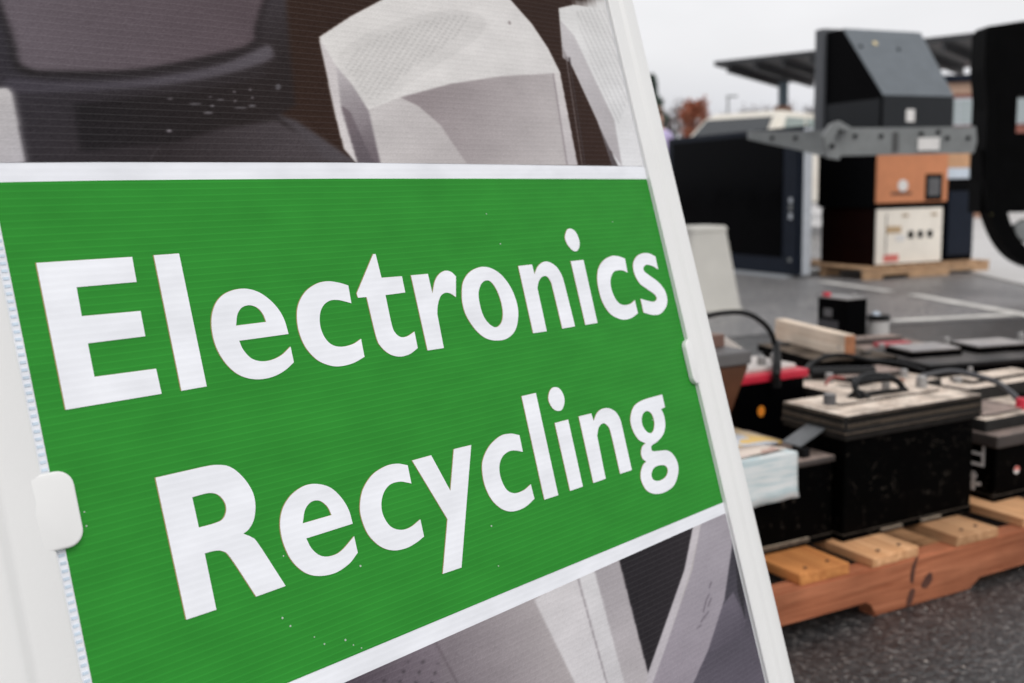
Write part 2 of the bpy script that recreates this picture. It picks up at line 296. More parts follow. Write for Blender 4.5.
# ------------------------------------------------------------------ the A-frame sign
D1 = Vector((math.cos(math.radians(46)), math.sin(math.radians(46)), 0)); NH = Vector((D1.y, -D1.x, 0)); LEAN = math.radians(16.1)
D2 = Vector((0, 0, math.cos(LEAN))) - NH * math.sin(LEAN); YB = D2.cross(D1)          # YB points to the back of the sign
def pl(x, y, k): return at_plane(x, y, CC + ray(2, 235) * k, YB)
k1 = (pl(684, 338, 1.0) - pl(2, 235, 1.0)).dot(D1)
KS = 0.59 / k1
P0 = CC + ray(2, 235) * KS
ORG = P0 - D2 * (P0.z / D2.z)
def st(x, y):
    q = at_plane(x, y, P0, YB) - ORG; return q.dot(D1), q.dot(D2)
MS = Matrix(((D1.x, YB.x, D2.x), (D1.y, YB.y, D2.y), (D1.z, YB.z, D2.z)))
sign = thing('a_frame_sign', 'large white plastic A-frame sign with green band reading Electronics Recycling', 'sign', ORG)
sign.rotation_euler = MS.to_euler()

def print_mat(name, base=None, attr=None):
    """ink on fluted plastic board: the flutes show as faint ridges across"""
    m = bpy.data.materials.new(name); m.use_nodes = True; n = m.node_tree; N = n.nodes.new; L = n.links.new; b = n.nodes['Principled BSDF']
    tc = N('ShaderNodeTexCoord'); sp = N('ShaderNodeSeparateXYZ'); L(tc.outputs['Object'], sp.inputs[0])
    wob = N('ShaderNodeTexNoise'); wob.inputs['Scale'].default_value = 9; L(tc.outputs['Object'], wob.inputs['Vector'])
    wm = N('ShaderNodeMath'); wm.operation = 'MULTIPLY'; wm.inputs[1].default_value = 0.0012; L(wob.outputs['Fac'], wm.inputs[0])
    za = N('ShaderNodeMath'); za.operation = 'ADD'; L(sp.outputs['Z'], za.inputs[0]); L(wm.outputs[0], za.inputs[1])
    fr = N('ShaderNodeMath'); fr.operation = 'MULTIPLY'; fr.inputs[1].default_value = 2 * PI / 0.0042; L(za.outputs[0], fr.inputs[0])
    si = N('ShaderNodeMath'); si.operation = 'SINE'; L(fr.outputs[0], si.inputs[0])
    # narrow web line of each flute
    pw = N('ShaderNodeMapRange'); pw.inputs[1].default_value = 0.72; pw.inputs[2].default_value = 1.0; L(si.outputs[0], pw.inputs[0])
    nz = N('ShaderNodeTexNoise'); nz.inputs['Scale'].default_value = 5; nz.inputs['Detail'].default_value = 5
    mpz = N('ShaderNodeMapping'); mpz.inputs['Scale'].default_value = (4, 1, 9); L(tc.outputs['Object'], mpz.inputs[0]); L(mpz.outputs[0], nz.inputs['Vector'])
    rz = N('ShaderNodeMapRange'); rz.inputs[1].default_value = 0.3; rz.inputs[2].default_value = 0.7; rz.inputs[3].default_value = 0.92; rz.inputs[4].default_value = 1.07; L(nz.outputs['Fac'], rz.inputs[0])
    lm = N('ShaderNodeMapRange'); lm.inputs[3].default_value = 1.0; lm.inputs[4].default_value = 1.17 if not base or sum(base) < 1.5 else 0.985; L(pw.outputs[0], lm.inputs[0])
    pm = N('ShaderNodeMath'); pm.operation = 'MULTIPLY'; L(rz.outputs[0], pm.inputs[0]); L(lm.outputs[0], pm.inputs[1])
    mx = N('ShaderNodeMixRGB'); mx.blend_type = 'MULTIPLY'; mx.inputs[0].default_value = 1
    if attr:
        at = N('ShaderNodeAttribute'); at.attribute_name = attr; L(at.outputs['Color'], mx.inputs[1])
    else: mx.inputs[1].default_value = (*base, 1)
    L(pm.outputs[0], mx.inputs[2]); fin = mx.outputs[0]
    if attr:
        lm.inputs[4].default_value = 1.02
        ml_ = N('ShaderNodeMath'); ml_.operation = 'MULTIPLY'; ml_.inputs[1].default_value = 0.013; L(pw.outputs[0], ml_.inputs[0])
        am = N('ShaderNodeMixRGB'); am.blend_type = 'ADD'; am.inputs[0].default_value = 1; L(fin, am.inputs[1]); L(ml_.outputs[0], am.inputs[2]); fin = am.outputs[0]
    L(fin, b.inputs['Base Color'])
    b.inputs['Roughness'].default_value = 0.45; b.inputs['Specular IOR Level'].default_value = 0.06
    bp = N('ShaderNodeBump'); bp.inputs['Strength'].default_value = 0.10; bp.inputs['Distance'].default_value = 0.0002; L(si.outputs[0], bp.inputs['Height']); L(bp.outputs[0], b.inputs['Normal'])
    return m
M_BOARD = print_mat('white_fluted_board', (0.82, 0.835, 0.88))
M_GREEN = print_mat('green_ink', (0.030, 0.252, 0.032))
M_LETTER = print_mat('white_letter', (0.85, 0.865, 0.91))
M_FRINGE = mat('ink_fringe', (0.34, 0.28, 0.10), 0.5, 0.05)
M_PHOTO = print_mat('printed_photo_ink', attr='ink')

SW = 0.590                                            # width of the printed board that shows
T_BOT, T_TOP = 0.13, 1.05
insert = pbox('insert_panel', M_BOARD, sign, -0.012, SW + 0.006, 0, 0.004, T_BOT, T_TOP)
# open flute ends along the cut left edge
b = NB(); t = T_BOT + 0.002
while t < T_TOP:
    box(b, -0.0040, -0.0008, -0.0004, 0.0010, t, t + 0.0016); t += 0.0042
obj('flute_edge', b, mat('pale_blue_flute', (0.56, 0.66, 0.76), 0.5, 0.15), insert)

# green band; its edges follow the print, which is not perfectly straight
top_edge = [(-12, 182.6), (100, 180.6), (200, 179.6), (340, 178.7), (480, 178.7), (660, 179.0)]
bot_edge = [(60, 776), (181, 727), (340, 661), (510, 590), (680, 520), (726, 501)]
def poly_obj(name, px, m, parent, y):
    b = NB(); b.faces.new([b.verts.new((s, y, t)) for s, t in px]); return obj(name, b, m, parent)
def clamp_s(L): return [(min(max(s, 0.0), SW), t) for s, t in L]
gp = clamp_s([st(*p) for p in top_edge]) + clamp_s([st(*p) for p in bot_edge][::-1])
poly_obj('green_band', gp, M_GREEN, insert, -0.0003)

# --- lettering, outlines traced as corner ('c') and smooth points in enlarged crops
def outline(pts, x0, y0, k):
    n = len(pts); P = [Vector((x0 + p[0] / k, y0 + p[1] / k)) for p in pts]; c = [len(p) > 2 for p in pts]; o = []
    for i in range(n):
        a, b_ = P[i], P[(i + 1) % n]
        if c[i] and c[(i + 1) % n]: o.append(a); continue
        p0 = P[i - 1] if not c[i] else a - (b_ - a); p3 = P[(i + 2) % n] if not c[(i + 1) % n] else b_ + (b_ - a)
        for j in range(6):
            t = j / 6
            o.append(0.5 * ((2 * a) + (b_ - p0) * t + (2 * p0 - 5 * a + 4 * b_ - p3) * t * t + (3 * a - p0 - 3 * b_ + p3) * t ** 3))
    return [st(q.x, q.y) for q in o]
C = 'c'
A1, A2, A3, A4, A5, A6, A7 = (20, 240, 3.795), (190, 240, 4.556), (340, 220, 4.556), (500, 210, 4.556), (140, 440, 3.595), (340, 400, 3.795), (500, 370, 4.553)
GLYPHS = [
 ('E', A1, [[(60,88,C),(424,65,C),(441,160,C),(213,180,C),(233,290,C),(456,270,C),(474,366,C),(256,393,C),(281,520,C),(515,489,C),(536,584,C),(172,645,C)]]),
 ('l', A1, [[(506,59,C),(602,52,C),(707,556,C),(611,573,C)]]),
 ('e', A2, [[(447,429,C),(222,460,C),(240,500),(275,538),(320,553),(370,547),(415,525),(456,486,C),(471,558,C),(430,595),(380,622),(320,635),(260,630),(205,605),(155,555),(118,490),(99,420),(97,350),(115,290),(150,250),(200,228),(255,223),(310,238),(360,272),(400,315),(428,365)],
   [(208,391,C),(345,374,C),(330,338),(305,310),(270,298),(235,308),(214,340)]]),
 ('c', A2, [[(733,289,C),(719,208,C),(675,195),(625,189),(575,200),(525,235),(493,290),(485,350),(495,420),(525,490),(575,545),(630,571),(680,576),(740,562),(793,533,C),(777,451,C),(740,475),(690,487),(645,478),(612,445),(592,395),(590,340),(605,300),(635,277),(670,274),(705,281)]]),
 ('t', A3, [[(149,156,C),(160,156,C),(187,264,C),(280,257,C),(295,331,C),(205,343,C),(233,475),(249,514),(275,534),(305,530),(337,509,C),(352,584,C),(315,612),(270,623),(225,612),(185,578),(162,530),(119,352,C),(80,355,C),(74,335,C)]]),
 ('r', A3, [[(321,253,C),(398,246,C),(419,335,C),(430,280),(450,247),(478,232),(505,238),(526,258,C),(526,352,C),(500,335),(475,333),(455,350),(443,390),(441,430,C),(471,584,C),(397,595,C)]]),
 ('o', A3, [[(553,330),(560,280),(590,237),(640,215),(690,222),(740,258),(782,320),(806,390),(809,450),(795,505),(760,540),(710,550),(660,538),(615,500),(575,440),(557,385)],
   [(629,335),(640,295),(660,277),(685,282),(712,320),(732,375),(740,430),(732,470),(710,489),(685,480),(655,445),(636,390)]]),
 ('n', A4, [[(81,256,C),(144,249,C),(155,293,C),(170,258),(195,238),(222,238),(255,260),(280,300),(295,350,C),(340,531,C),(282,541,C),(241,370),(228,325),(210,303),(190,305),(175,325),(168,355,C),(211,553,C),(149,562,C)]]),
 ('i', A4, [[(320,234,C),(378,228,C),(442,515,C),(387,524,C)]]),
 ('i_dot', A4, [[(294,120),(303,92),(320,86),(342,100),(358,135),(360,165),(350,186),(332,187),(310,165),(297,140)]]),
 ('c', A4, [[(579,286,C),(567,222,C),(535,211),(505,211),(470,230),(447,265),(441,310),(447,360),(465,420),(495,468),(530,492),(565,500),(598,492),(626,471,C),(612,411,C),(592,428),(565,434),(540,425),(518,395),(503,350),(503,310),(517,282),(540,275),(560,277)]]),
 ('s', A4, [[(718,271,C),(706,212,C),(675,198),(645,199),(618,215),(604,250),(612,295),(635,335),(670,362),(702,385),(712,405),(700,418),(675,415),(638,405,C),(652,468,C),(690,478),(725,475),(750,450),(760,415),(750,370),(720,330),(680,300),(655,280),(652,262),(665,250),(690,255)]]),
 ('R', A5, [[(54,136,C),(220,98,C),(270,90),(320,96),(365,130),(400,180),(413,230),(408,285),(390,320),(370,337,C),(400,350),(425,375),(522,525,C),(416,563,C),(325,425),(295,400),(265,399),(231,408,C),(273,610,C),(165,646,C)],
   [(186,206,C),(245,191),(280,198),(303,225),(308,255),(295,285),(265,300),(210,315,C)]]),
 ('e', A5, [[(763,301,C),(596,354,C),(615,390),(645,415),(680,418),(720,400),(768,346,C),(781,405,C),(750,445),(700,478),(640,489),(590,476),(545,435),(515,375),(502,310),(510,250),(540,200),(585,167),(630,158),(680,170),(720,205),(748,250)],
   [(583,300,C),(687,270,C),(672,240),(645,219),(615,222),(592,250)]]),
 ('c', A6, [[(269,317,C),(255,248,C),(215,242),(170,252),(120,285),(85,340),(74,400),(80,450),(105,510),(150,555),(200,571),(250,562),(290,540),(317,518,C),(303,453,C),(265,483),(228,493),(190,480),(163,440),(155,395),(165,350),(190,320),(225,310),(250,313)]]),
 ('y', A6, [[(272,230,C),(344,210,C),(417,345,C),(430,187,C),(496,171,C),(459,636,C),(388,660,C),(406,452,C)]]),
 ('c', A6, [[(692,197,C),(679,134,C),(645,128),(605,138),(565,175),(541,225),(538,270),(548,325),(575,380),(615,415),(655,423),(700,407),(736,375,C),(722,320,C),(695,343),(660,354),(630,340),(608,295),(603,250),(615,215),(640,195),(665,192)]]),
 ('l', A7, [[(96,120,C),(161,105,C),(263,570,C),(200,591,C)]]),
 ('i', A7, [[(247,242,C),(308,226,C),(375,531,C),(317,551,C)]]),
 ('i_dot', A7, [[(218,125),(225,95),(243,79),(268,85),(287,115),(291,150),(280,180),(262,187),(240,177),(223,150)]]),
 ('n', A7, [[(356,212,C),(413,198,C),(424,232,C),(440,195),(465,177),(495,175),(525,192),(545,225),(555,263,C),(598,456,C),(545,473,C),(503,290),(488,255),(468,243),(448,260),(440,300,C),(479,495,C),(423,515,C)]]),
 ('g', A7, [[(736,112,C),(749,170,C),(731,178,C),(745,210),(750,255),(740,295),(715,325),(690,343),(686,356),(693,370),(715,369),(760,367),(790,390),(808,430),(808,475),(790,525),(755,553),(710,565),(670,552),(645,515),(638,475),(648,435),(664,417,C),(648,405),(640,380),(645,350),(661,334,C),(630,318),(605,280),(592,235),(597,190),(615,158),(650,137),(695,123)],
   [(643,225),(650,198),(668,187),(688,200),(700,235),(698,270),(685,288),(665,280),(648,255)],
   [(688,470),(700,445),(725,434),(750,436),(762,455),(755,482),(735,500),(710,505),(692,495)]]),
]
for ch, (x0, y0, k), loops in GLYPHS:
    L2 = [outline(l, x0, y0, k) for l in loops]
    V, Fs, Mi = [], [], []
    for dy, ds, dt, mi in ((-0.00045, -0.0006, 0.00015, 1), (-0.0006, 0, 0, 0)):
        base = len(V)
        for l in L2: V += [(s + ds, dy, t + dt) for s, t in l]
        for tri in tessellate_polygon([[Vector((s, t, 0)) for s, t in l] for l in L2]):
            Fs.append([base + i for i in tri]); Mi.append(mi)
    me = bpy.data.meshes.new('letter'); me.from_pydata(V, [], Fs); me.polygons.foreach_set('material_index', Mi)
    b = NB(); b.from_mesh(me)
    for f in b.faces:
        f.normal_update()
        if f.normal.y > 0: f.normal_flip()
    b.to_mesh(me); b.free()
    me.materials.append(M_LETTER); me.materials.append(M_FRINGE)
    o = bpy.data.objects.new('letter', me); COL.objects.link(o); o.parent = insert

b = NB()
for x, y in ((282, 618), (290, 626), (314, 637), (324, 644), (345, 640), (353, 645), (361, 648), (498, 566), (491, 526), (360, 566), (283, 556), (652, 420), (612, 222), (486, 214), (500, 244), (84, 512), (86, 526)):
    c_, d_ = st(x, y); r_ = random.uniform(0.0004, 0.0008); prism(b, [(c_ + r_ * math.cos(q), d_ + r_ * math.sin(q)) for q in (0, 1.1, 2.2, 3.3, 4.3, 5.3)], 'y', -0.0006, -0.0003)
obj('dust_specks', b, mat('pale_speck', (0.45, 0.55, 0.45), 0.7), insert)['kind'] = 'stuff'
# --- printed photographs above and below the band (ink colours on a fine grid of cells)
def px_of(S, T):
    P = np.array(ORG)[None, None] + S[..., None] * np.array(D1) + T[..., None] * np.array(D2) - np.array(CC)
    z = P @ np.array(CF); return 512 + FPX * (P @ np.array(CR)) / z, 341.5 - FPX * (P @ np.array(CU)) / z
def inside(X, Y, pts):
    r = np.zeros(X.shape, bool); n = len(pts)
    for i in range(n):
        (x1, y1), (x2, y2) = pts[i], pts[(i + 1) % n]
        if y1 == y2: continue
        r ^= ((y1 > Y) != (y2 > Y)) & (X < (x2 - x1) * (Y - y1) / (y2 - y1) + x1)
    return r
def grad(X, Y, p, q, c1, c2):
    d = np.array(q, float) - np.array(p, float); t = np.clip(((X - p[0]) * d[0] + (Y - p[1]) * d[1]) / (d @ d), 0, 1)[..., None]
    return np.array(c1, float) * (1 - t) + np.array(c2, float) * t
def smooth_poly(pts, k=5):
    P = [Vector(p) for p in pts]; n = len(P); o = []
    for i in range(n):
        a, b_, c, d = P[i - 1], P[i], P[(i + 1) % n], P[(i + 2) % n]
        for j in range(k):
            t = j / k; o.append(0.5 * ((2 * b_) + (c - a) * t + (2 * a - 5 * b_ + 4 * c - d) * t * t + (3 * b_ - a - 3 * c + d) * t ** 3))
    return [(p.x, p.y) for p in o]
def near_line(X, Y, p, q, wd):
    d = np.array(q, float) - np.array(p, float); t = np.clip(((X - p[0]) * d[0] + (Y - p[1]) * d[1]) / (d @ d), 0, 1)
    return np.hypot(X - p[0] - t * d[0], Y - p[1] - t * d[1]) < wd / 2
def pic_top(X, Y):
    I = np.empty(X.shape + (3,)); I[:] = grad(X, Y, (300, 0), (620, 160), (52, 36, 29), (54, 37, 31))
    def put(pts, p, q, c1, c2):
        m = inside(X, Y, pts); g = grad(X, Y, p, q, c1, c2); I[m] = g[m]
    put([(-400,-500),(278,-500),(284,0),(295,106),(281,114),(345,163),(-400,175)], (0,0), (280,160), (54,51,58), (47,40,40))
    put([(284,-500),(286,0),(294,102),(281,113),(262,60),(258,-500)], (262,0), (294,60), (64,58,62), (44,37,37))
    put([(74,104),(190,92),(292,72),(295,106),(281,114),(200,140),(80,152)], (80,150), (250,90), (33,30,33), (42,35,35))
    put([(150,163),(158,148),(220,129),(276,121),(345,163)], (150,160), (290,140), (46,40,42), (76,69,72))
    put([(276,114),(296,120),(358,163),(330,163)], (276,114), (350,160), (70,64,67), (86,80,84))
    # bezel, screen
    put(smooth_poly([(8,78),(60,82),(140,79),(215,66),(258,49),(268,45),(273,52),(266,62),(210,78),(140,88),(60,92),(10,92)]), (10,80), (270,50), (68,64,72), (94,88,94))
    put(smooth_poly([(6,-60),(255,-60),(260,30),(257,46),(238,56),(140,74),(60,76),(22,73),(10,50)]), (0,0), (250,60), (36,33,35), (44,38,40))
    put(smooth_poly([(10,-60),(252,-60),(254,30),(250,42),(232,50),(140,69),(62,71),(28,68),(16,48)]), (20,70), (240,-10), (106,97,104), (92,80,85))
    put([(-30,88),(8,88),(13,94),(25.5,163),(-30,166)], (-10,90), (25,160), (206,202,202), (190,186,190))
    Id = I.copy(); I0 = I.copy()
    for cx, cy, wx, wy, v in ((170,99,4,1.4,120),(195,104,8,1.6,96),(210,97,2,2,105),(212,106,3,2,120),(208,113,6,2,110),(220,100,5,1.5,104),(234,92,2,2,130),(235,101,2,2,125),(240,108,8,1.6,98),(250,90,2,2,130),(252,98,2,2,125),(252,106,5,2,100),(169,131,4,2,150),(278,87,4,4,92)):
        m = ((X - cx) / (wx * 0.9)) ** 2 + ((Y - cy) / (wy * 0.9)) ** 2 < 1; v = v * 1.0; I[m] = (v, v * 0.96, v)
    m = near_line(X, Y, (150,160), (158,148), 2); I[m] = (88, 82, 86)
    # white monitor
    put([(318,37),(350,16),(384,-2),(420,-60),(480,-60),(509,-2),(532,24),(548,48),(560,72),(578,166),(357,165),(343,149),(333,110)], (330,20), (560,160), (234,231,228), (226,223,222))
    put([(318,37),(336,66),(340,105),(357,163),(343,149),(333,110)], (318,40), (350,160), (214,208,208), (226,220,220))
    put([(336,66),(352,85),(368,110),(381,165),(358,165),(341,110)], (336,70), (375,160), (196,190,192), (112,102,108))
    put([(341,105),(350,112),(372,160),(381,166),(358,165)], (345,110), (375,165), (126,115,120), (98,90,96))
    put([(368,110),(400,97.5),(418,106),(440,125),(468,166),(381,166)], (370,110), (450,165), (212,207,206), (196,190,190))
    put([(400,97.5),(450,84),(500,76.5),(553,73.5),(567,166),(468,166),(440,125),(418,106)], (420,100), (560,150), (158,148,150), (198,192,192))
    put([(553,73.5),(560,72.5),(578,166),(567,166)], (553,73), (575,160), (222,217,216), (204,198,200))
    m = near_line(X, Y, (553,74), (567,166), 1.2); I[m] = (150, 140, 144)
    vent = smooth_poly([(337,58),(368,33),(420,15),(455,11),(482,16),(484,30),(462,50),(420,76),(374,106),(352,86)])
    mv = inside(X, Y, vent); I[mv] = I[mv] * 0.965
    gx = (X - 337) * 0.83 + (Y - 58) * 0.55; gy = -(X - 337) * 0.42 + (Y - 58) * 0.9
    md = mv & (np.abs((gx / 5.2) % 1 - 0.5) < 0.2) & (np.abs((gy / 3.4) % 1 - 0.5) < 0.3) & inside(X, Y, smooth_poly([(345,62),(372,40),(420,22),(462,15),(470,22),(450,42),(410,70),(374,99),(356,82)])); I[md] = I[md] * 0.88
    m = near_line(X, Y, (509,22), (509.5,24), 2); I[m] = (150, 140, 140)
    # second white unit at the right
    put([(558,8),(580,3),(600,-8),(640,-60),(700,-60),(700,170),(618,167),(606,140),(562,46)], (560,20), (640,150), (232,231,230), (236,236,238))
    put([(558,8),(562,46),(610,150),(619,168),(612,168),(580,70),(562,58)], (560,30), (615,160), (176,170,172), (90,82,84))
    put([(560,20),(574,36),(614,120),(622,167),(610,150),(562,46)], (560,30), (620,160), (206,202,204), (186,181,184))
    gx = X + 0.42 * Y; md = inside(X, Y, [(574,12),(606,4),(628,100),(617,128),(598,85)]) & (((X - 0.46 * Y) / 4.6) % 1 < 0.38) & ((Y / 2.6) % 1 < 0.62); I[md] = I[md] * 0.87
    for dx, v in ((0, 120), (3, 70)):
        m = near_line(X, Y, (566 + dx,58), (582 + dx,166), 1.6); I[m] = (v, v - 8, v - 6)
    return I, Id, (np.abs(I - I0).sum(-1) > 0.01) | inside(X, Y, [(-30,88),(8,88),(13,94),(25.5,163),(-30,166)])
def pic_bot(X, Y):
    I = np.empty(X.shape + (3,)); I[:] = grad(X, Y, (350,690), (560,610), (88,78,88), (190,183,184))
    def put(pts, p, q, c1, c2):
        m = inside(X, Y, pts); g = grad(X, Y, p, q, c1, c2); I[m] = g[m]
    L = 1600
    m = (X < 440) & inside(X, Y, [(200,800),(434,636),(470,700),(800,1600),(200,1600)]); g = grad(X, Y, (350,690), (450,650), (92,82,92), (136,126,134)); I[m] = g[m]
    gx = X * 0.94 + Y * 0.34; gy = -X * 0.40 + Y * 0.92
    md = inside(X, Y, [(300,720),(425,652),(444,668),(452,690),(500,900),(300,900)]) & (np.hypot(((gx / 15) % 1 - 0.5) * 15, ((gy / 11 + 0.5 * np.floor(gx / 15)) % 1 - 0.5) * 11) < 1.7); I[md] = I[md] * 0.62
    m = near_line(X, Y, (434,640), (466,700), 1.2); I[m] = (96, 86, 92)
    put([(534,600),(578,570),(596,565),(626,690),(900,L),(760,L),(578,690)], (540,600), (620,690), (218,214,216), (226,223,226))
    m = near_line(X, Y, (577,576), (609,692), 1.3); I[m] = (150, 143, 148)
    put([(578,572),(596,566),(627,690),(900,L),(860,L),(610,690)], (580,580), (620,690), (226,224,226), (214,211,214))
    put([(594,570),(618,560),(651,680),(880,L),(860,L),(626,690)], (594,570), (650,690), (176,170,174), (196,190,193))
    put([(617.5,555),(697,520),(684,572),(650,674),(649,678)], (620,560), (690,560), (44,41,45), (50,46,50))
    put([(694,520),(702,518),(690,572),(664,652),(650,700),(640,720),(648,672),(684,570)], (694,520), (650,690), (206,200,204), (196,190,196))
    put([(702,518),(728,505),(734,545),(724,600),(708,650),(686,700),(560,L),(540,1000),(650,690),(668,640),(692,570)], (700,530), (690,690), (172,166,174), (160,152,162))
    put([(728,505),(745,505),(800,760),(760,L),(560,L),(690,690),(708,650),(724,600),(732,545)], (725,560), (760,690), (70,68,76), (104,98,110))
    put([(708,650),(722,606),(733,592),(746,620),(742,636),(712,652)], (715,600), (745,630), (118,112,124), (92,87,98))
    put([(735,545),(740,548),(745,620),(737,590)], (735,545), (745,620), (60,58,64), (52,50,56))
    for a, c in (((703,612),(706,600)), ((706,600),(709,594)), ((708,606),(711,598)), ((701,622),(704,616)), ((704,618),(708,612)), ((709,588),(711,582)), ((697,628),(701,625))):
        m = near_line(X, Y, a, c, 1.5); I[m] = (128, 120, 130)
    return I, I, np.ones(X.shape, bool)
def gblur(A, sg):
    r = int(3 * sg + 1); k = np.exp(-0.5 * (np.arange(-r, r + 1) / sg) ** 2); k /= k.sum()
    P = np.pad(A, ((r, r), (0, 0), (0, 0)), 'edge'); B = sum(k[i] * P[i:i + A.shape[0]] for i in range(2 * r + 1))
    P = np.pad(B, ((0, 0), (r, r), (0, 0)), 'edge'); return sum(k[i] * P[:, i:i + A.shape[1]] for i in range(2 * r + 1))
def photo(tarr, fn, name, lim):
    sarr = np.arange(0, SW + 1e-6, 0.0011)
    S, T = np.meshgrid(sarr, tarr); H, W_ = S.shape
    dt = np.gradient(tarr)[:, None] * np.ones_like(S); acc = acd = acm = 0
    for a in (-0.25, 0.25):
        for c in (-0.25, 0.25):
            X, Y = px_of(S + a * 0.0011, T + c * dt); i1, i2, mk = fn(X, Y); acc = acc + i1; acd = acd + i2; acm = acm + mk
    mk = gblur(np.maximum(acm / 4, 0)[..., None], 0.8); acc = gblur(acc, 0.8) * mk + gblur(acd, 1.7) * (1 - mk)
    I = np.clip(acc / 4 / 255, 0, 1); I = I + rng.normal(0, 0.012, I.shape[:2])[..., None]
    I = np.clip(I, 0.004, 1); Ilin = 0.84 * np.where(I <= 0.04045, I / 12.92, ((I + 0.055) / 1.055) ** 2.4)
    # keep inside the printed area: clip the t of each column to the edge of the white rule
    e = np.interp(sarr, [q[0] for q in lim], [q[1] for q in lim])[None, :]
    T = np.maximum(T, e) if name == 'top' else np.minimum(T, e)
    idx = np.arange(H * W_).reshape(H, W_)
    V = np.stack([S, np.full_like(S, -0.0003), T], -1).reshape(-1, 3)
    q = np.stack([idx[:-1, :-1], idx[:-1, 1:], idx[1:, 1:], idx[1:, :-1]], -1).reshape(-1, 4)
    Tf = T.reshape(-1); keep = (Tf[q].max(1) - Tf[q].min(1)) > 1e-6; q = q[keep]
    me = bpy.data.meshes.new('printed_photo'); me.vertices.add(len(V)); me.vertices.foreach_set('co', V.ravel())
    me.loops.add(q.size); me.loops.foreach_set('vertex_index', q.ravel().astype(np.int32))
    me.polygons.add(len(q)); me.polygons.foreach_set('loop_start', np.arange(0, q.size, 4, dtype=np.int32)); me.update(calc_edges=True); me.validate()
    at = me.attributes.new('ink', 'FLOAT_COLOR', 'POINT'); at.data.foreach_set('color', np.concatenate([Ilin.reshape(-1, 3), np.ones((H * W_, 1))], 1).ravel())
    me.materials.append(M_PHOTO); o = bpy.data.objects.new('printed_photo', me); COL.objects.link(o); o.parent = insert
    return o
upper = [st(*p) for p in ((-14, 162.8), (100, 162), (340, 162.4), (480, 164), (640, 166.4), (652, 166.8))]
lower = [st(*p) for p in ((90, 790), (210, 740), (340, 684.5), (510, 609), (680, 533), (728, 512))]
tu = min(t for s, t in upper); tl = max(t for s, t in lower)
o = photo(np.concatenate([np.arange(tu - 0.001, tu + 0.155, 0.0007), np.arange(tu + 0.16, T_TOP - 0.01, 0.006)]), pic_top, 'top', upper); o['label'] = 'printed photo of dark and white computer monitors'
o = photo(np.concatenate([np.arange(T_BOT + 0.01, tl - 0.17, 0.006), np.arange(tl - 0.165, tl + 0.002, 0.0007)]), pic_bot, 'bottom', lower); o['label'] = 'printed photo of grey equipment close up'

# --- moulded frame: stiles, rails, feet
PROF = [(0.0, 0.0005), (0.0, -0.0036), (0.0010, -0.0044), (0.0125, -0.0050), (0.0145, -0.0055), (0.0165, -0.0078), (0.0185, -0.0085), (0.031, -0.0085), (0.0342, -0.0074), (0.0365, -0.0035), (0.038, 0.004), (0.039, 0.030), (0.036, 0.030), (0.033, 0.006), (0.004, 0.006)]
def stile(sgn, s0, wide=1.0):
    pts = [(s0 + sgn * a * wide, y) for a, y in PROF]
    b = NB(); prism(b, pts, 'z', 0.0, 1.17); return obj('stile', b, M_WHITE, sign, True)
stile(1, SW + 0.0005); stile(-1, -0.0062, 1.6)
for t0, t1 in ((0.05, T_BOT + 0.008), (T_TOP - 0.008, 1.165)):
    pbox('rail', M_WHITE, sign, -0.007, SW, -0.0045, -0.0006, t0, t1, bev=0.0015)
pbox('back_panel', M_WHITE, sign, -0.03, SW + 0.03, 0.0062, 0.0095, 0.04, 1.16)
# retaining clips that overlap the board
_, tL1 = st(62, 470); _, tL0 = st(68, 548); sL = st(73, 512)[0]
_, tR1 = st(690, 339); _, tR0 = st(697, 384); sR = st(687, 362)[0]
def clip2(s0, s1, t0, t1):
    b = NB(); box(b, s0, s1, -0.0060, -0.0008, t0, t1)
    es = [e for e in b.edges if abs(e.verts[0].co.y - e.verts[1].co.y) > 0.005]
    bmesh.ops.bevel(b, geom=es, offset=min(0.0088, 0.44 * (s1 - s0)), segments=6, profile=0.5, affect='EDGES')
    es = [e for e in b.edges if e.verts[0].co.y < -0.0059 and e.verts[1].co.y < -0.0059]
    bmesh.ops.bevel(b, geom=es, offset=0.0016, segments=4, profile=0.5, affect='EDGES')
    for v in b.verts:                     # the tab runs out flush into the lip it grows from
        if v.co.y < -0.003: v.co.y += 0.0018 * min(1.0, 1.5 * ((s1 - v.co.x) if s0 < 0.2 else (v.co.x - s0)) / (s1 - s0))
    return obj('clip', b, M_CLIP, sign, True)
clip2(sL - 0.030, sL + 0.0016, tL0, tL1); clip2(sR - 0.0036, sR + 0.0135, tR0, tR1)
# rear half of the A-frame, hinged at the top
b = NB()
dy, tz = 0.62, 0.0
a2 = 2 * LEAN; hy, hz = 0.022, 1.15
def rear(x0, x1, l0, l1, d0, d1):
    vs8 = box(b, x0, x1, d0, d1, -l1, -l0)
    for v in vs8:
        y_, z_ = v.co.y, v.co.z; v.co.y = hy + y_ * math.cos(a2) - z_ * math.sin(a2); v.co.z = hz + y_ * math.sin(a2) + z_ * math.cos(a2)
rear(-0.06, -0.01, 0.0, 1.14, 0.0, 0.025); rear(SW - 0.002, SW + 0.043, 0.0, 1.14, 0.0, 0.025); rear(-0.01, SW, 0.03, 1.08, 0.008, 0.013)
obj('rear_frame', b, M_WHITE, sign)
b = NB(); tube(b, [(-0.03, 0.022, 1.165), (0.2, 0.022, 1.165), (SW + 0.02, 0.022, 1.165)], 0.009, k=2); obj('hinge_rod', b, M_WHITE, sign, True)

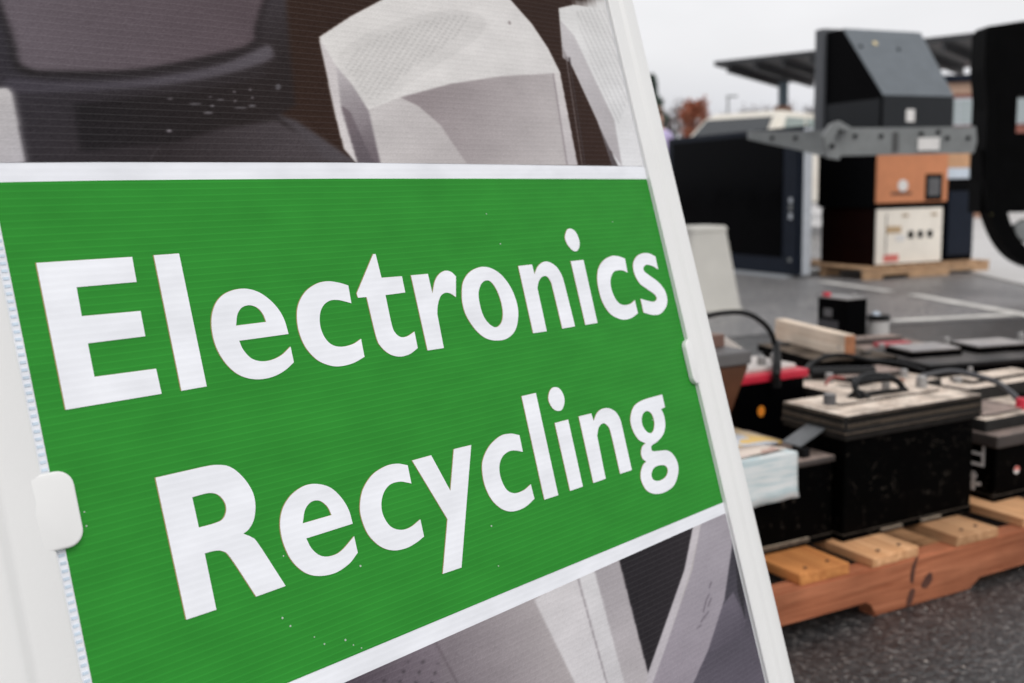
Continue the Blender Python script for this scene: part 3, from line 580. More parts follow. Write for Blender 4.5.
# ------------------------------------------------------------------ battery pallet
AY = math.radians(28); PU = Vector((math.cos(AY), math.sin(AY), 0)); PV = Vector((-math.sin(AY), math.cos(AY), 0)); PO = Vector((0.622, 1.7405, 0))
def puv(u, v, z=0.0): return PO + PU * u + PV * v + Vector((0, 0, z))
def px_uvz(x, y, v):                       # pixel -> (u, z) on the vertical plane at depth v
    q = at_plane(x, y, PO + PV * v, PV); return (q - PO).dot(PU), q.z
M_NAIL = mat('rusty_nail', (0.07, 0.045, 0.035), 0.6, 0.3, 90, metal=0.5)
pal = thing('pallet', 'reddish wooden pallet with notched stringer carrying the old car batteries', 'pallet', PO, AY)
DECK = 0.108
UL, UR, VD = -0.40, 1.28, 1.22
def stringer(v0):
    b = NB(); pts = [(UL, 0.0), (-0.235, 0.0), (-0.228, 0.018), (-0.215, 0.034), (-0.022, 0.034), (-0.008, 0.026), (0.0, 0.0), (0.246, 0.0), (0.252, 0.012), (0.268, 0.022), (0.46, 0.024), (0.475, 0.0), (0.75, 0.0), (0.76, 0.03), (0.98, 0.034), (1.0, 0.0), (UR, 0.0), (UR, 0.089), (UL, 0.089)]
    prism(b, pts, 'y', v0, v0 + 0.038); es = [e for e in b.edges if abs(e.verts[0].co.y - e.verts[1].co.y) < 1e-6]
    bmesh.ops.bevel(b, geom=es, offset=0.003, segments=2, affect='EDGES'); bmesh.ops.triangulate(b, faces=[f for f in b.faces if len(f.verts) > 4])
    return obj('stringer', b, M_PALW, pal)
for v0 in (0.0, 0.56, VD - 0.04):
    so = stringer(v0)
    if v0 == 0.0:
        M_KNOT = mat('dark_wood_knot', (0.085, 0.03, 0.018), 0.8, 0.4, 60)
        for pts in ([(918, 556), (915, 570), (913, 583), (910, 580), (912, 566)], [(931, 572), (932, 580), (926, 588), (921, 586), (925, 577)], [(915, 590), (911, 604), (906, 605), (910, 590)]):
            b = NB(); prism(b, smooth_poly([px_uvz(x, y, 0.0) for x, y in pts], 4), 'y', -0.0006, 0.0005); obj('knot', b, M_KNOT, so)
boards = [(-0.385, -0.27, M_PALB, 0.0), (-0.172, -0.058, M_PALO, 0.004), (-0.008, 0.108, M_PALB, 0.0), (0.203, 0.316, M_PALB, -0.002), (0.398, 0.512, M_PALB, 0.006), (0.61, 0.72, M_PALB, 0), (0.80, 0.92, M_PALB, 0.004), (1.0, 1.12, M_PALB, 0), (1.17, 1.275, M_PALB, 0)]
for i, (u0, u1, m, dv) in enumerate(boards):
    b = NB(); Lb = VD + 0.01 - dv; box(b, 0, Lb, -(u1 - u0) / 2, (u1 - u0) / 2, 0, 0.0185)
    # a little wane and chipping at the front end
    for v in b.verts:
        if v.co.x < 0.01: v.co.x += random.uniform(-0.003, 0.004); v.co.y += random.uniform(-0.002, 0.002)
        if v.co.z > 0.01: v.co.z += random.uniform(-0.001, 0.0015)
    bmesh.ops.bevel(b, geom=list(b.edges), offset=0.0013, segments=1, affect='EDGES')
    o = obj('deck_board', b, m, pal); o.location = ((u0 + u1) / 2, dv, 0.0893); o.rotation_euler = (0, 0, PI / 2 + random.uniform(-0.008, 0.008))
    if u0 < 0.5:
        for yy in (-0.028, 0.024):
            b = NB(); cyl(b, 0.022 + random.uniform(-.004, .006), yy + random.uniform(-.006, .006), 0.017, 0.0212, 0.0034, 0.003, 10); obj('nail', b, M_NAIL, o)
for u0 in (-0.445, 0.30):
    pbox('bottom_board', M_PALB, pal, u0 if u0 > 0 else UL + 0.002, (u0 + 0.10) if u0 > 0 else UL + 0.1, 0.045, 0.555, 0.0, 0.016, bev=0.002) if u0 > 0 else None

def post(root, x, y, z, r=0.009, h=0.018, m=None, name='terminal_post'):
    b = NB(); cyl(b, x, y, z - 0.001, z + h, r, r * 0.88, 16, rim=0.002); return obj(name, b, m or M_LEAD, root, True)
def battery(label, u, v, L, W_, H, z=DECK, rot=0.0, case=M_CASE, lid=M_LID, lid_h=0.03, over=0.006, ribs=False, group=None, ledge=True):
    r = thing('battery', label, 'battery', puv(u + 0, v, z), AY + rot, group or 'old batteries on the pallet')
    b = NB(); prism(b, [(0.004, 0.004), (L - 0.004, 0.004), (L - 0.004, W_ - 0.004), (0.004, W_ - 0.004)], 'z', 0.012, H - lid_h, bev=0.004)
    if ledge: box(b, 0.003, L - 0.003, 0.003, W_ - 0.003, 0.0, 0.0125, bev=0.001)
    obj('case', b, case, r)
    lo = NB(); box(lo, -over, L + over, -over, W_ + over, H - lid_h, H, bev=0.004); lidp = obj('lid', lo, lid, r)
    if ribs:
        p = 0.0092
        for zz, hh, mm in ((H - 0.0085, 0.009, M_RIM), (H - 0.0195, 0.0062, M_BEAD)):
            bb = NB()
            x = -over + 0.004
            while x < L + over - 0.006:
                box(bb, x, x + p * 0.48, -over - 0.0036, -over + 0.001, zz - hh / 2, zz + hh / 2)
                x += p
            y = -over + 0.004
            while y < W_ + over - 0.006:
                box(bb, -over - 0.0036, -over + 0.001, y, y + p * 0.48, zz - hh / 2, zz + hh / 2); box(bb, L + over - 0.001, L + over + 0.0036, y, y + p * 0.48, zz - hh / 2, zz + hh / 2)
                y += p
            obj('grip_ribs', bb, mm, lidp)
        bb = NB(); box(bb, -over - 0.001, L + over + 0.001, -over - 0.001, W_ + over + 0.001, H - lid_h - 0.004, H - lid_h + 0.0015, bev=0.001)
        box(bb, -over + 0.002, L + over - 0.002, -over + 0.002, W_ + over - 0.002, H - lid_h - 0.012, H - lid_h - 0.0035, bev=0.001); obj('lid_flange', bb, M_RIM, lidp)
    return r

# the big battery in the middle
HB = 0.343 - DECK
bB = battery('large dusty black battery with carrying handle, nearest the middle of the pallet', 0.006, 0.084, 0.346, 0.150, HB, lid_h=0.034, ribs=True)
for (x, y) in ((0.24, 0.13),): post(bB, x, y, HB, 0.0085, 0.024)
b = NB(); cyl(b, 0.045, 0.085, HB - 0.001, HB + 0.020, 0.0115, 0.0115, 18, rim=0.001); obj('terminal_post', b, M_DGREY, bB, True)
post(bB, 0.30, 0.095, HB, 0.0115, 0.026)
b = NB(); box(b, 0.05, 0.31, 0.06, 0.105, HB - 0.001, HB + 0.0035, bev=0.0015); obj('vent_strip', b, M_LID, bB)
b = NB(); path = [(0.115, 0.075, HB), (0.112, 0.085, HB + 0.018), (0.125, 0.10, HB + 0.030), (0.165, 0.115, HB + 0.036), (0.205, 0.112, HB + 0.034), (0.235, 0.098, HB + 0.022), (0.245, 0.085, HB)]
tube(b, path, 0.0062, 8, 5)
for i in range(9): tube(b, [(0.128 + 0.012 * i, 0.095, HB + 0.026 + 0.002 * math.sin(i / 8 * PI)), (0.128 + 0.012 * i, 0.118, HB + 0.034 + 0.003 * math.sin(i / 8 * PI))], 0.0052, 6, 1)
tube(b, [(0.108, 0.10, HB + 0.002), (0.120, 0.085, HB + 0.016), (0.13, 0.07, HB + 0.002)], 0.005, 8, 4)
tube(b, [(0.112, 0.078, HB + 0.006), (0.16, 0.088, HB + 0.008), (0.245, 0.082, HB + 0.006)], 0.0045, 8, 4)
obj('handle', b, M_CABLE, bB, True)
for x in (0.095, 0.20): pbox('foot_lug', M_BEAD, bB, x, x + 0.055, -0.0025, 0.0035, 0.004, 0.0095, bev=0.001)

# battery with papers on it, left front
HA = 0.266 - DECK
bA = battery('low black battery half behind the sign with papers lying on it', -0.255, 0.106, 0.262, 0.24, HA, case=M_CASE, lid=M_LIDB, lid_h=0.012, over=0.0)
pbox('terminal_block', M_CABLE, bA, 0.196, 0.213, 0.014, 0.030, HA - 0.001, HA + 0.016, bev=0.002)
b = NB(); vs8 = box(b, 0.196, 0.262, 0.022, 0.068, HA + 0.018, HA + 0.0205)
for v in vs8: v.co.z += (v.co.x - 0.196) * 0.42
obj('terminal_clamp', b, mat('dull_lead_clamp', (0.12, 0.125, 0.13), 0.5, 0.2, 30), bA)
pbox('clamp_stem', M_CABLE, bA, 0.206, 0.222, 0.036, 0.054, HA - 0.001, HA + 0.024, bev=0.002)
pbox('foot_lug', M_BEAD, bA, 0.06, 0.20, -0.0025, 0.0035, 0.008, 0.0155, bev=0.001)

def paper_mat(name, palette, sc_=18):
    m = bpy.data.materials.new(name); m.use_nodes = True; n = m.node_tree; N = n.nodes.new; L = n.links.new; b = n.nodes['Principled BSDF']
    tc = N('ShaderNodeTexCoord'); vo = N('ShaderNodeTexVoronoi'); vo.distance = 'CHEBYCHEV'; vo.inputs['Scale'].default_value = sc_; L(tc.outputs['Object'], vo.inputs['Vector'])
    sp = N('ShaderNodeSeparateColor'); L(vo.outputs['Color'], sp.inputs[0]); cr = N('ShaderNodeValToRGB'); cr.color_ramp.interpolation = 'CONSTANT'
    while len(cr.color_ramp.elements) < len(palette): cr.color_ramp.elements.new(0.5)
    for i, c in enumerate(palette): cr.color_ramp.elements[i].position = i / len(palette); cr.color_ramp.elements[i].color = (*c, 1)
    L(sp.outputs[0], cr.inputs[0]); L(cr.outputs[0], b.inputs['Base Color']); b.inputs['Roughness'].default_value = 0.5
    return m
def text_mat(name):
    m = bpy.data.materials.new(name); m.use_nodes = True; n = m.node_tree; N = n.nodes.new; L = n.links.new; b = n.nodes['Principled BSDF']
    tc = N('ShaderNodeTexCoord'); mp = N('ShaderNodeMapping'); mp.inputs['Scale'].default_value = (16, 16, 210); L(tc.outputs['Object'], mp.inputs[0])
    no = N('ShaderNodeTexNoise'); no.inputs['Scale'].default_value = 1.0; no.inputs['Detail'].default_value = 3; L(mp.outputs[0], no.inputs['Vector'])
    cr = N('ShaderNodeValToRGB'); cr.color_ramp.elements[0].position = 0.40; cr.color_ramp.elements[0].color = (0.50, 0.60, 0.62, 1); cr.color_ramp.elements[1].position = 0.56; cr.color_ramp.elements[1].color = (0.70, 0.73, 0.73, 1)
    L(no.outputs['Fac'], cr.inputs[0]); L(cr.outputs[0], b.inputs['Base Color']); b.inputs['Roughness'].default_value = 0.85; b.inputs['Specular IOR Level'].default_value = 0.1
    return m
def sheet(name, label, prof, u0, u1, m, thick=0.0012, jag=0.0):
    r = puv(u0, 0, 0); b = NB(); n = 12; rows = []
    for i in range(n + 1):
        u = (u1 - u0) * i / n; rows.append([b.verts.new((u, v + (0.0006 + (0.0022 if j < 2 else 0)) * math.sin(i * 1.3), z + 0.0009 * math.sin(i * 0.9) + (0.0035 * i / n if j == 0 else 0))) for j, (v, z) in enumerate(prof)])
    for A, B in zip(rows, rows[1:]):
        for j in range(len(prof) - 1): b.faces.new((A[j], B[j], B[j + 1], A[j + 1]))
    o = obj(name, b, m, None, True); o.location = r; o.rotation_euler = (0, 0, AY); md = o.modifiers.new('thickness', 'SOLIDIFY'); md.thickness = thick
    return tag(o, label, 'paper')
zA = 0.266
sheet('folded_leaflet', 'folded white printed leaflet hanging over the front of the low battery', [(0.0935, 0.204), (0.0968, 0.222), (0.0985, 0.25), (0.0985, 0.284), (0.0992, 0.2872), (0.102, 0.2885), (0.17, 0.285)], -0.26, -0.092, text_mat('leaflet_print'))
sheet('leaflet_cover', 'leaflet page with pink and blue pictures on top of the low battery', [(0.107, 0.2915), (0.15, 0.2905), (0.195, 0.2825)], -0.262, -0.108, paper_mat('picture_print', [(0.62, 0.52, 0.46), (0.30, 0.38, 0.55), (0.66, 0.56, 0.48), (0.45, 0.30, 0.25), (0.68, 0.6, 0.54)], 22))
sheet('yellow_magazine', 'yellow and blue printed magazine at the back of the low battery', [(0.205, 0.274), (0.27, 0.277), (0.345, 0.277)], -0.262, -0.03, paper_mat('magazine_print', [(0.68, 0.45, 0.14), (0.34, 0.38, 0.46), (0.66, 0.52, 0.34), (0.60, 0.32, 0.16), (0.5, 0.52, 0.56)], 16), thick=0.006)

# battery at the right edge
HC = 0.246 - DECK
bC = battery('black battery with white lettering and stepped dusty top at the right edge', 0.435, 0.100, 0.27, 0.165, HC, case=M_CASE, lid=M_LIDB, lid_h=0.026, over=0.004)
b = NB(); box(b, 0.004, 0.262, 0.03, 0.17, HC - 0.001, HC + 0.026, bev=0.005); obj('raised_cover', b, M_LID, bC)
b = NB(); box(b, 0.02, 0.16, 0.05, 0.15, HC + 0.0255, HC + 0.031, bev=0.003); obj('vent_cap', b, M_LIDB, bC)
def mark(root, x, pts, m, name):
    b = NB(); prism(b, pts, 'x', x, x + 0.0011); return obj(name, b, m, root)
zz = 0.055
# white vertical lettering on the left end
for pts in ([(0.030, zz + 0.012), (0.036, zz + 0.012), (0.036, zz + 0.055), (0.030, zz + 0.055)], [(0.036, zz + 0.034), (0.070, zz + 0.034), (0.070, zz + 0.040), (0.036, zz + 0.040)], [(0.036, zz + 0.012), (0.070, zz + 0.012), (0.070, zz + 0.018), (0.036, zz + 0.018)], [(0.064, zz + 0.018), (0.070, zz + 0.018), (0.070, zz + 0.034), (0.064, zz + 0.034)],
            [(0.036, zz - 0.028), (0.07, zz - 0.034), (0.07, zz - 0.027), (0.036, zz - 0.021)], [(0.046, zz - 0.014), (0.075, zz - 0.018), (0.075, zz - 0.011), (0.046, zz - 0.006)], [(0.05, zz - 0.04), (0.058, zz - 0.04), (0.058, zz - 0.002), (0.05, zz - 0.002)]):
    mark(bC, 0.003, pts, M_PAPERW, 'white_lettering')
b = NB(); 
for k in range(1): prism(b, [(0.068 + 0.008 * math.cos(i / 16 * 2 * PI), 0.058 + 0.008 * math.sin(i / 16 * 2 * PI)) for i in range(16)], 'y', 0.0028, 0.0045)
obj('round_sticker', b, M_PAPERW, bC)
b = NB(); prism(b, [(0.068 + 0.008 * math.cos(i / 16 * PI), 0.0585 + 0.0075 * math.sin(i / 16 * PI)) for i in range(17)], 'y', 0.0018, 0.0032); obj('sticker_print', b, M_REDINK, bC)
b = NB(); cyl(b, 0.150, 0.06, HC + 0.025, HC + 0.050, 0.011, 0.010, 16, rim=0.002); obj('terminal_cap', b, M_RED, bC, True)

# row two: behind the big battery
H2 = 0.318 - DECK
bH = battery('black battery with dusty grey top directly behind the big one', 0.235, 0.33, 0.30, 0.19, H2, case=M_CASE, lid=M_LID, lid_h=0.02)
post(bH, 0.075, 0.10, H2, 0.010, 0.02); post(bH, 0.25, 0.05, H2, 0.009, 0.018)
b = NB(); box(b, 0.10, 0.28, 0.07, 0.15, H2 - 0.001, H2 + 0.012, bev=0.003); obj('vent_cap', b, M_LIDB, bH)
b = NB()
lp = [(0.0, 0.0), (0.02, 0.012), (0.05, 0.014), (0.078, 0.004), (0.07, -0.01), (0.04, -0.016), (0.015, -0.010)]
prism(b, lp, 'z', 0, 0.0012); 
for v in b.verts: v.co.z += 0.004 * math.sin(v.co.x * 60) + 0.004
o = obj('dry_leaf', b, mat('rust_leaf', (0.33, 0.12, 0.06), 0.8, 0.25, 60)); o.location = puv(0.385, 0.37, 0.3185); o.rotation_euler = (0, 0, AY - 0.2); tag(o, 'rust brown dry leaf on the battery behind the big one', 'leaf')
# lying dark cylinder behind the red battery
cr0 = NB(); tube(cr0, [(0, 0, 0), (0.07, 0.0, 0), (0.14, 0, 0)], 0.0135, 14, 2); o = obj('rubber_hose', cr0, M_CABLE, None, True); o.location = puv(0.30, 0.475, 0.3325); o.rotation_euler = (0, 0, AY - 0.5); tag(o, 'short black rubber hose lying beneath the pale timber block', 'hose')

# right of it
H3 = 0.30 - DECK
bG = battery('battery with tan dusty lid at the right, behind the lettered battery', 0.565, 0.275, 0.30, 0.115, H3, lid=M_LID, lid_h=0.03)
post(bG, 0.12, 0.09, H3, 0.006, 0.024); post(bG, 0.04, 0.06, H3, 0.010, 0.012)
b = NB(); box(b, 0.05, 0.25, 0.03, 0.09, H3 - 0.001, H3 + 0.008, bev=0.003); obj('vent_cap', b, M_LID, bG)
b = NB(); tube(b, [tuple(puv(*p)) for p in ((0.50, 0.345, 0.324), (0.55, 0.30, 0.336), (0.575, 0.22, 0.324), (0.590, 0.195, 0.306), (0.586, 0.168, 0.292))], 0.0062, 10, 8)
tag(obj('battery_cable', b, M_CABLEG, None, True), 'thick grey cable arching over the lettered battery at the right edge', 'cable')

# red topped battery at the left
HD = 0.362 - DECK
bD = battery('black battery with bright red lid and orange dot, next to the sign edge', 0.030, 0.40, 0.186, 0.165, HD, case=M_CASE2, lid=M_RED, lid_h=0.018, over=0.003)
b = NB(); box(b, 0.012, 0.174, 0.02, 0.145, HD - 0.001, HD + 0.010, bev=0.004); obj('top_cover', b, mat('pale_lid_cover', (0.55, 0.50, 0.47), 0.5, 0.15, 20), bD)
post(bD, 0.10, 0.045, HD + 0.009, 0.010, 0.02); post(bD, 0.15, 0.06, HD + 0.009, 0.010, 0.02)
u_, z_ = px_uvz(763, 411, 0.403)
b = NB(); prism(b, [(u_ - 0.035 + 0.0095 * math.cos(i / 20 * 2 * PI), z_ - DECK + 0.0115 * math.sin(i / 20 * 2 * PI)) for i in range(20)], 'y', 0.0025, 0.0045); obj('orange_dot', b, M_ORANGE, bD)
# brown tapered box with grey top in front of it
uR, zR = px_uvz(756, 352, 0.31)
r = thing('tapered_box', 'brown tapered plastic box with grey rim between sign and red battery', 'box', puv(-0.12, 0.405, DECK), AY)
zt = 0.289
b = NB(); lo = [(-0.06, -0.02), (0.03, -0.02), (0.03, 0.09), (-0.06, 0.09)]; hi = [(-0.12, -0.055), (0.137, -0.055), (0.137, 0.125), (-0.12, 0.125)]
v0 = [b.verts.new((x, y, 0)) for x, y in lo]; v1 = [b.verts.new((x, y, zt)) for x, y in hi]
b.faces.new(v0); b.faces.new(v1)
for i in range(4): b.faces.new((v0[i], v0[(i + 1) % 4], v1[(i + 1) % 4], v1[i]))
bmesh.ops.bevel(b, geom=list(b.edges), offset=0.004, segments=2, affect='EDGES'); obj('body', b, M_BROWN, r)
b = NB(); box(b, -0.122, 0.139, -0.057, 0.127, zt + 0.0005, zt + 0.028, bev=0.004); obj('rim', b, M_GREYTOP, r)
o = pbox('wooden_box', M_BROWN2, None, 0, 0.11, 0, 0.055, 0, 0.026, bev=0.002); o.location = puv(-0.105, 0.405, DECK + zt + 0.0287); o.rotation_euler = (0, 0, AY + 0.08); tag(o, 'small brown wooden box on top of the tapered box', 'box')
zc = DECK + zt + 0.029
uu = lambda x, y, v: puv(px_uvz(x, y, v)[0], v, px_uvz(x, y, v)[1])
b = NB(); pts = []
for i in range(30):
    a = i / 29 * 4.6 * PI; pts.append(tuple(puv(-0.038 + 0.05 * math.cos(a) * (0.75 + 0.25 * math.sin(1.7 * i)), 0.502 + 0.022 * math.sin(a), zc + 0.005 + 0.014 * abs(math.sin(a * 0.6 + 0.4)) + 0.0004 * i)))
tube(b, pts, 0.0042, 8, 4); tag(obj('coiled_wire', b, M_CABLE, None, True), 'tangle of black wire piled on top of the tapered box', 'wire')
# jumper lead arching to the red battery
b = NB(); uu = lambda x, y, v: puv(px_uvz(x, y, v)[0], v, px_uvz(x, y, v)[1])
pth = [uu(700, 318, 0.50), uu(722, 313, 0.49), uu(745, 313, 0.47), uu(762, 322, 0.455), uu(772, 335, 0.45), uu(776, 352, 0.45)]
tube(b, [tuple(p) for p in pth], 0.0058, 10, 8); o = obj('jumper_lead', b, M_CABLE, None, True); tag(o, 'black lead arching from the coiled wire to the red battery', 'cable')
b = NB(); tube(b, [tuple(p) for p in (uu(776, 344, 0.448), uu(777, 356, 0.42), uu(776.5, 372, 0.386), uu(776, 387, 0.384))], lambda t: 0.0075 + 0.003 * t, 10, 6); obj('clamp', b, M_CABLE, o, True)

# pale timber block lying across the rows
P_r = puv(0.492, 0.565); dirv = puv(0.583, 0.91) - P_r
blk = thing('timber_block', 'pale pine timber block lying on top of the batteries', 'timber', (P_r.x, P_r.y, 0.3355), math.atan2(dirv.y, dirv.x))
b = NB(); box(b, 0.0015, 0.35, -0.030, 0.0, 0, 0.055, bev=0.002); obj('block', b, M_PINE, blk)
pbox('sawn_end', M_PINEEND, blk, 0.0, 0.0015, -0.0285, -0.0015, 0.0015, 0.0535)
b = NB(); tube(b, [(0.026, 0.0003, 0.024), (0.026, -0.001, 0.024)], 0.0035, 10, 1, False); obj('nail_head', b, M_GREYM, blk)
bI = battery('dusty battery carrying the pale timber block', 0.425, 0.568, 0.195, 0.30, 0.335 - DECK, rot=math.radians(-13), lid=M_CASE, lid_h=0.02)
for i in range(6):
    b = NB(); cyl(b, 0.045 + 0.052 * (i % 3), 0.05 + 0.2 * (i // 3), 0.335 - DECK - 0.001, 0.335 - DECK + 0.009, 0.014, 0.012, 14, rim=0.002); obj('vent_cap', b, M_EDARK0, bI, True)
for i in range(4):
    b = NB(); cyl(b, 0.055 + 0.06 * i, 0.155, H2 - 0.001, H2 + 0.008, 0.013, 0.011, 14, rim=0.002); obj('vent_cap', b, M_EDARK0, bH, True)
for lab, pts, rr, mm in (('black cable lying across the batteries in front of the timber', [(0.30, 0.50, 0.327), (0.37, 0.54, 0.341), (0.45, 0.545, 0.350), (0.53, 0.52, 0.334), (0.575, 0.47, 0.327), (0.60, 0.42, 0.314)], 0.0055, M_CABLE),
                         ('thin reddish wire curling over the batteries behind the handle', [(0.27, 0.40, 0.322), (0.31, 0.42, 0.330), (0.36, 0.405, 0.324), (0.42, 0.43, 0.331), (0.49, 0.45, 0.323), (0.52, 0.40, 0.322)], 0.0028, M_RED2)):
    b = NB(); tube(b, [tuple(puv(*p)) for p in pts], rr, 8, 8); tag(obj('loose_cable', b, mm, None, True), lab, 'cable')
# pale plastic hood standing behind the red lidded battery
hd = thing('plastic_hood', 'pale curved plastic hood behind the red lidded battery', 'hood', puv(0.17, 0.66, DECK), AY - 0.2)
b = NB(); prism(b, [(-0.10, 0.0), (0.10, 0.0), (0.10, 0.22), (0.085, 0.262), (0.04, 0.292), (-0.03, 0.302), (-0.10, 0.30)], 'y', 0, 0.16, bev=0.006); obj('shell', b, mat('pale_hood_plastic', (0.50, 0.46, 0.42), 0.5, 0.1, 10), hd, True)
pbox('front_grille', M_TVB, hd, 0.0, 0.09, -0.004, 0.002, 0.12, 0.255, bev=0.003)
# long flat truck battery with two grey covers
M_EDARK = mat('dark_flat_lid', (0.014, 0.014, 0.015), 0.4, 0.2, 20, spec=0.15, dust=(0.3, 0.28, 0.27), dust_amt=0.35)
HE = 0.312 - DECK; rotE = math.radians(-13)
bE = battery('long flat black truck battery with two grey top covers at the back right', 0.690, 0.485, 0.50, 0.27, HE, rot=rotE, case=M_CASE2, lid=M_EDARK, lid_h=0.012, over=0.004)
for x0, x1, y0, y1 in ((0.015, 0.165, 0.09, 0.20), (0.21, 0.37, 0.09, 0.20)):
    b = NB(); box(b, x0, x1, y0, y1, HE - 0.001, HE + 0.016, bev=0.004); o = obj('top_cover', b, M_CASE2, bE)
    b = NB(); box(b, x0 + 0.004, x1 - 0.004, y0 + 0.004, y1 - 0.004, HE + 0.0155, HE + 0.02, bev=0.002); obj('cover_plate', b, mat('pale_grey_cover', (0.24, 0.23, 0.235), 0.5, 0.15, 20, dust=(0.5, 0.47, 0.45), dust_amt=0.6), o)
post(bE, 0.02, 0.22, HE, 0.009, 0.02); post(bE, 0.47, 0.24, HE, 0.010, 0.022); post(bE, 0.24, 0.25, HE, 0.010, 0.02)
# row at the back
H5 = 0.300 - DECK
bF = battery('low battery with reddish cover at the back, behind the truck battery', 0.725, 0.80, 0.30, 0.15, H5, rot=math.radians(-13), lid=M_LIDB, lid_h=0.018)
b = NB(); box(b, 0.13, 0.23, 0.02, 0.055, H5 - 0.001, H5 + 0.012, bev=0.003); obj('red_cover', b, mat('dull_red_plastic', (0.38, 0.06, 0.07), 0.5, 0.2, 20), bF)
b = NB(); box(b, 0.06, 0.25, 0.085, 0.14, H5 - 0.001, H5 + 0.018, bev=0.004); obj('brown_cover', b, M_LIDB, bF)
# upright black battery at the back
far = at_plane(846, 335, puv(0, 1.0, 0), PV); fu = (far - PO).dot(PU); top_z = at_plane(846, 299, puv(0, 1.0), PV).z
HK = top_z - DECK
bK = battery('tall upright black battery standing at the far edge of the pallet', fu, 1.0, 0.092, 0.125, HK, case=M_CASE2, lid=mat('grey_flat_lid', (0.24, 0.23, 0.225), 0.5, 0.1, 20), lid_h=0.004, over=0.0, ledge=False)
pbox('terminal_cap', M_RED, bK, 0.004, 0.022, 0.085, 0.103, HK - 0.001, HK + 0.012, bev=0.002); post(bK, 0.06, 0.03, HK, 0.005, 0.012)
pbox('side_label', M_DGREY, bK, 0.0028, 0.005, 0.06, 0.095, HK - 0.06, HK - 0.035)
pbox('side_label', mat('faint_label', (0.035, 0.035, 0.04), 0.5, 0.4, 120), bK, 0.0028, 0.0045, 0.035, 0.115, HK - 0.115, HK - 0.07)
# white can with black lid
cz = H5 + DECK
cpt = at_plane(878, 336, puv(0, 1.0), PV)
r = thing('can', 'small white can with black lid beside the upright battery', 'can', (cpt.x, cpt.y, DECK))
ct = at_plane(878, 320, puv(0, 1.0), PV).z - DECK
b = NB(); cyl(b, 0, 0, 0, ct, 0.031, 0.031, 28); obj('body', b, mat('white_can', (0.50, 0.49, 0.48), 0.5, 0.05, 10), r, True)
b = NB(); cyl(b, 0, 0, ct + 0.0003, ct + 0.016, 0.034, 0.033, 28, rim=0.003); obj('lid', b, M_CABLE, r, True)
b = NB(); cyl(b, -0.008, 0, ct + 0.0155, ct + 0.024, 0.012, 0.011, 20, rim=0.002); obj('cap', b, M_PALEB, r, True)

# ------------------------------------------------------------------ stack of old televisions
GY = math.radians(24); GU = Vector((math.cos(GY), math.sin(GY), 0)); GV = Vector((-math.sin(GY), math.cos(GY), 0)); GO = ground(865, 281)
def guv(u, v, z=0.0): return GO + GU * u + GV * v + Vector((0, 0, z))
p2 = thing('pallet', 'pale wooden pallet under the stack of old televisions', 'pallet', GO, GY)
for v0 in (0.0, 0.48, 0.97):
    b = NB(); pts = [(0, 0), (0.17, 0), (0.18, 0.035), (0.44, 0.035), (0.45, 0), (0.86, 0), (0.87, 0.035), (1.13, 0.035), (1.14, 0), (1.30, 0), (1.30, 0.085), (0, 0.085)]
    prism(b, pts, 'y', v0, v0 + 0.04); obj('stringer', b, M_PAL2, p2)
for i in range(9):
    b = NB(); box(b, 0, 1.03, -0.055, 0.055, 0, 0.017, bev=0.002); o = obj('deck_board', b, M_PAL2, p2); o.location = (0.058 + 0.148 * i, -0.01, 0.0853); o.rotation_euler = (0, 0, PI / 2)
P2T = 0.1025
# bottom set with the cream back
t1 = thing('television', 'cream backed box television at the bottom of the stack', 'television', guv(0.125, 0.04, P2T), GY, 'stacked televisions')
HW = 0.45
b = NB(); box(b, 0.0, 0.70, 0.012, 0.62, 0.0, HW, bev=0.01); obj('cabinet', b, M_MAROON, t1)
wp = pbox('back_board', M_CREAM, t1, 0.012, 0.69, 0.0, 0.0118, 0.012, HW - 0.012, bev=0.003)
for x in (0.335, 0.435, 0.535): pbox('vent_hole', M_TVB, wp, x, x + 0.052, -0.004, 0.002, 0.205, 0.262)
pbox('paper_label', M_PAPERW, wp, 0.21, 0.30, -0.0035, 0.001, 0.185, 0.235); pbox('wire_mark', mat('tan_ink', (0.5, 0.35, 0.2), 0.6), wp, 0.11, 0.26, -0.003, 0.001, 0.25, 0.305)
pbox('red_label', M_REDINK, wp, 0.09, 0.24, -0.003, 0.001, 0.03, 0.085); pbox('wire_mark', M_TVB, wp, 0.105, 0.112, -0.003, 0.001, 0.07, 0.40)
for x in (0.27, 0.57): pbox('hinge', mat('brass_tab', (0.35, 0.25, 0.14), 0.5), wp, x, x + 0.06, -0.004, 0.001, 0.375, 0.395)
# middle set with the fibre board back
t2 = thing('television', 'wood fibre backed television in the middle of the stack', 'television', guv(0.10, 0.02, P2T + HW + 0.001), GY, 'stacked televisions')
H_M = 0.47
b = NB(); box(b, 0.0, 0.75, 0.014, 0.66, 0.0, H_M, bev=0.008); obj('cabinet', b, M_TVB, t2)
wp = pbox('back_board', M_BRD, t2, 0.010, 0.735, 0.0, 0.0138, 0.035, H_M - 0.05, bev=0.002)
pbox('socket_recess', M_TVB, wp, 0.50, 0.68, -0.003, 0.004, 0.045, 0.25); pbox('socket_plate', M_DGREY, wp, 0.53, 0.65, -0.006, -0.0025, 0.08, 0.22)
b = NB(); prism(b, [(0.27 + 0.05 * math.cos(i / 20 * 2 * PI), 0.165 + 0.045 * math.sin(i / 20 * 2 * PI)) for i in range(20)], 'y', -0.004, 0.001); obj('round_sticker', b, M_PAPERW, wp)
pbox('printed_mark', mat('brown_ink', (0.12, 0.05, 0.03), 0.6), wp, 0.15, 0.36, -0.003, 0.001, 0.095, 0.115)
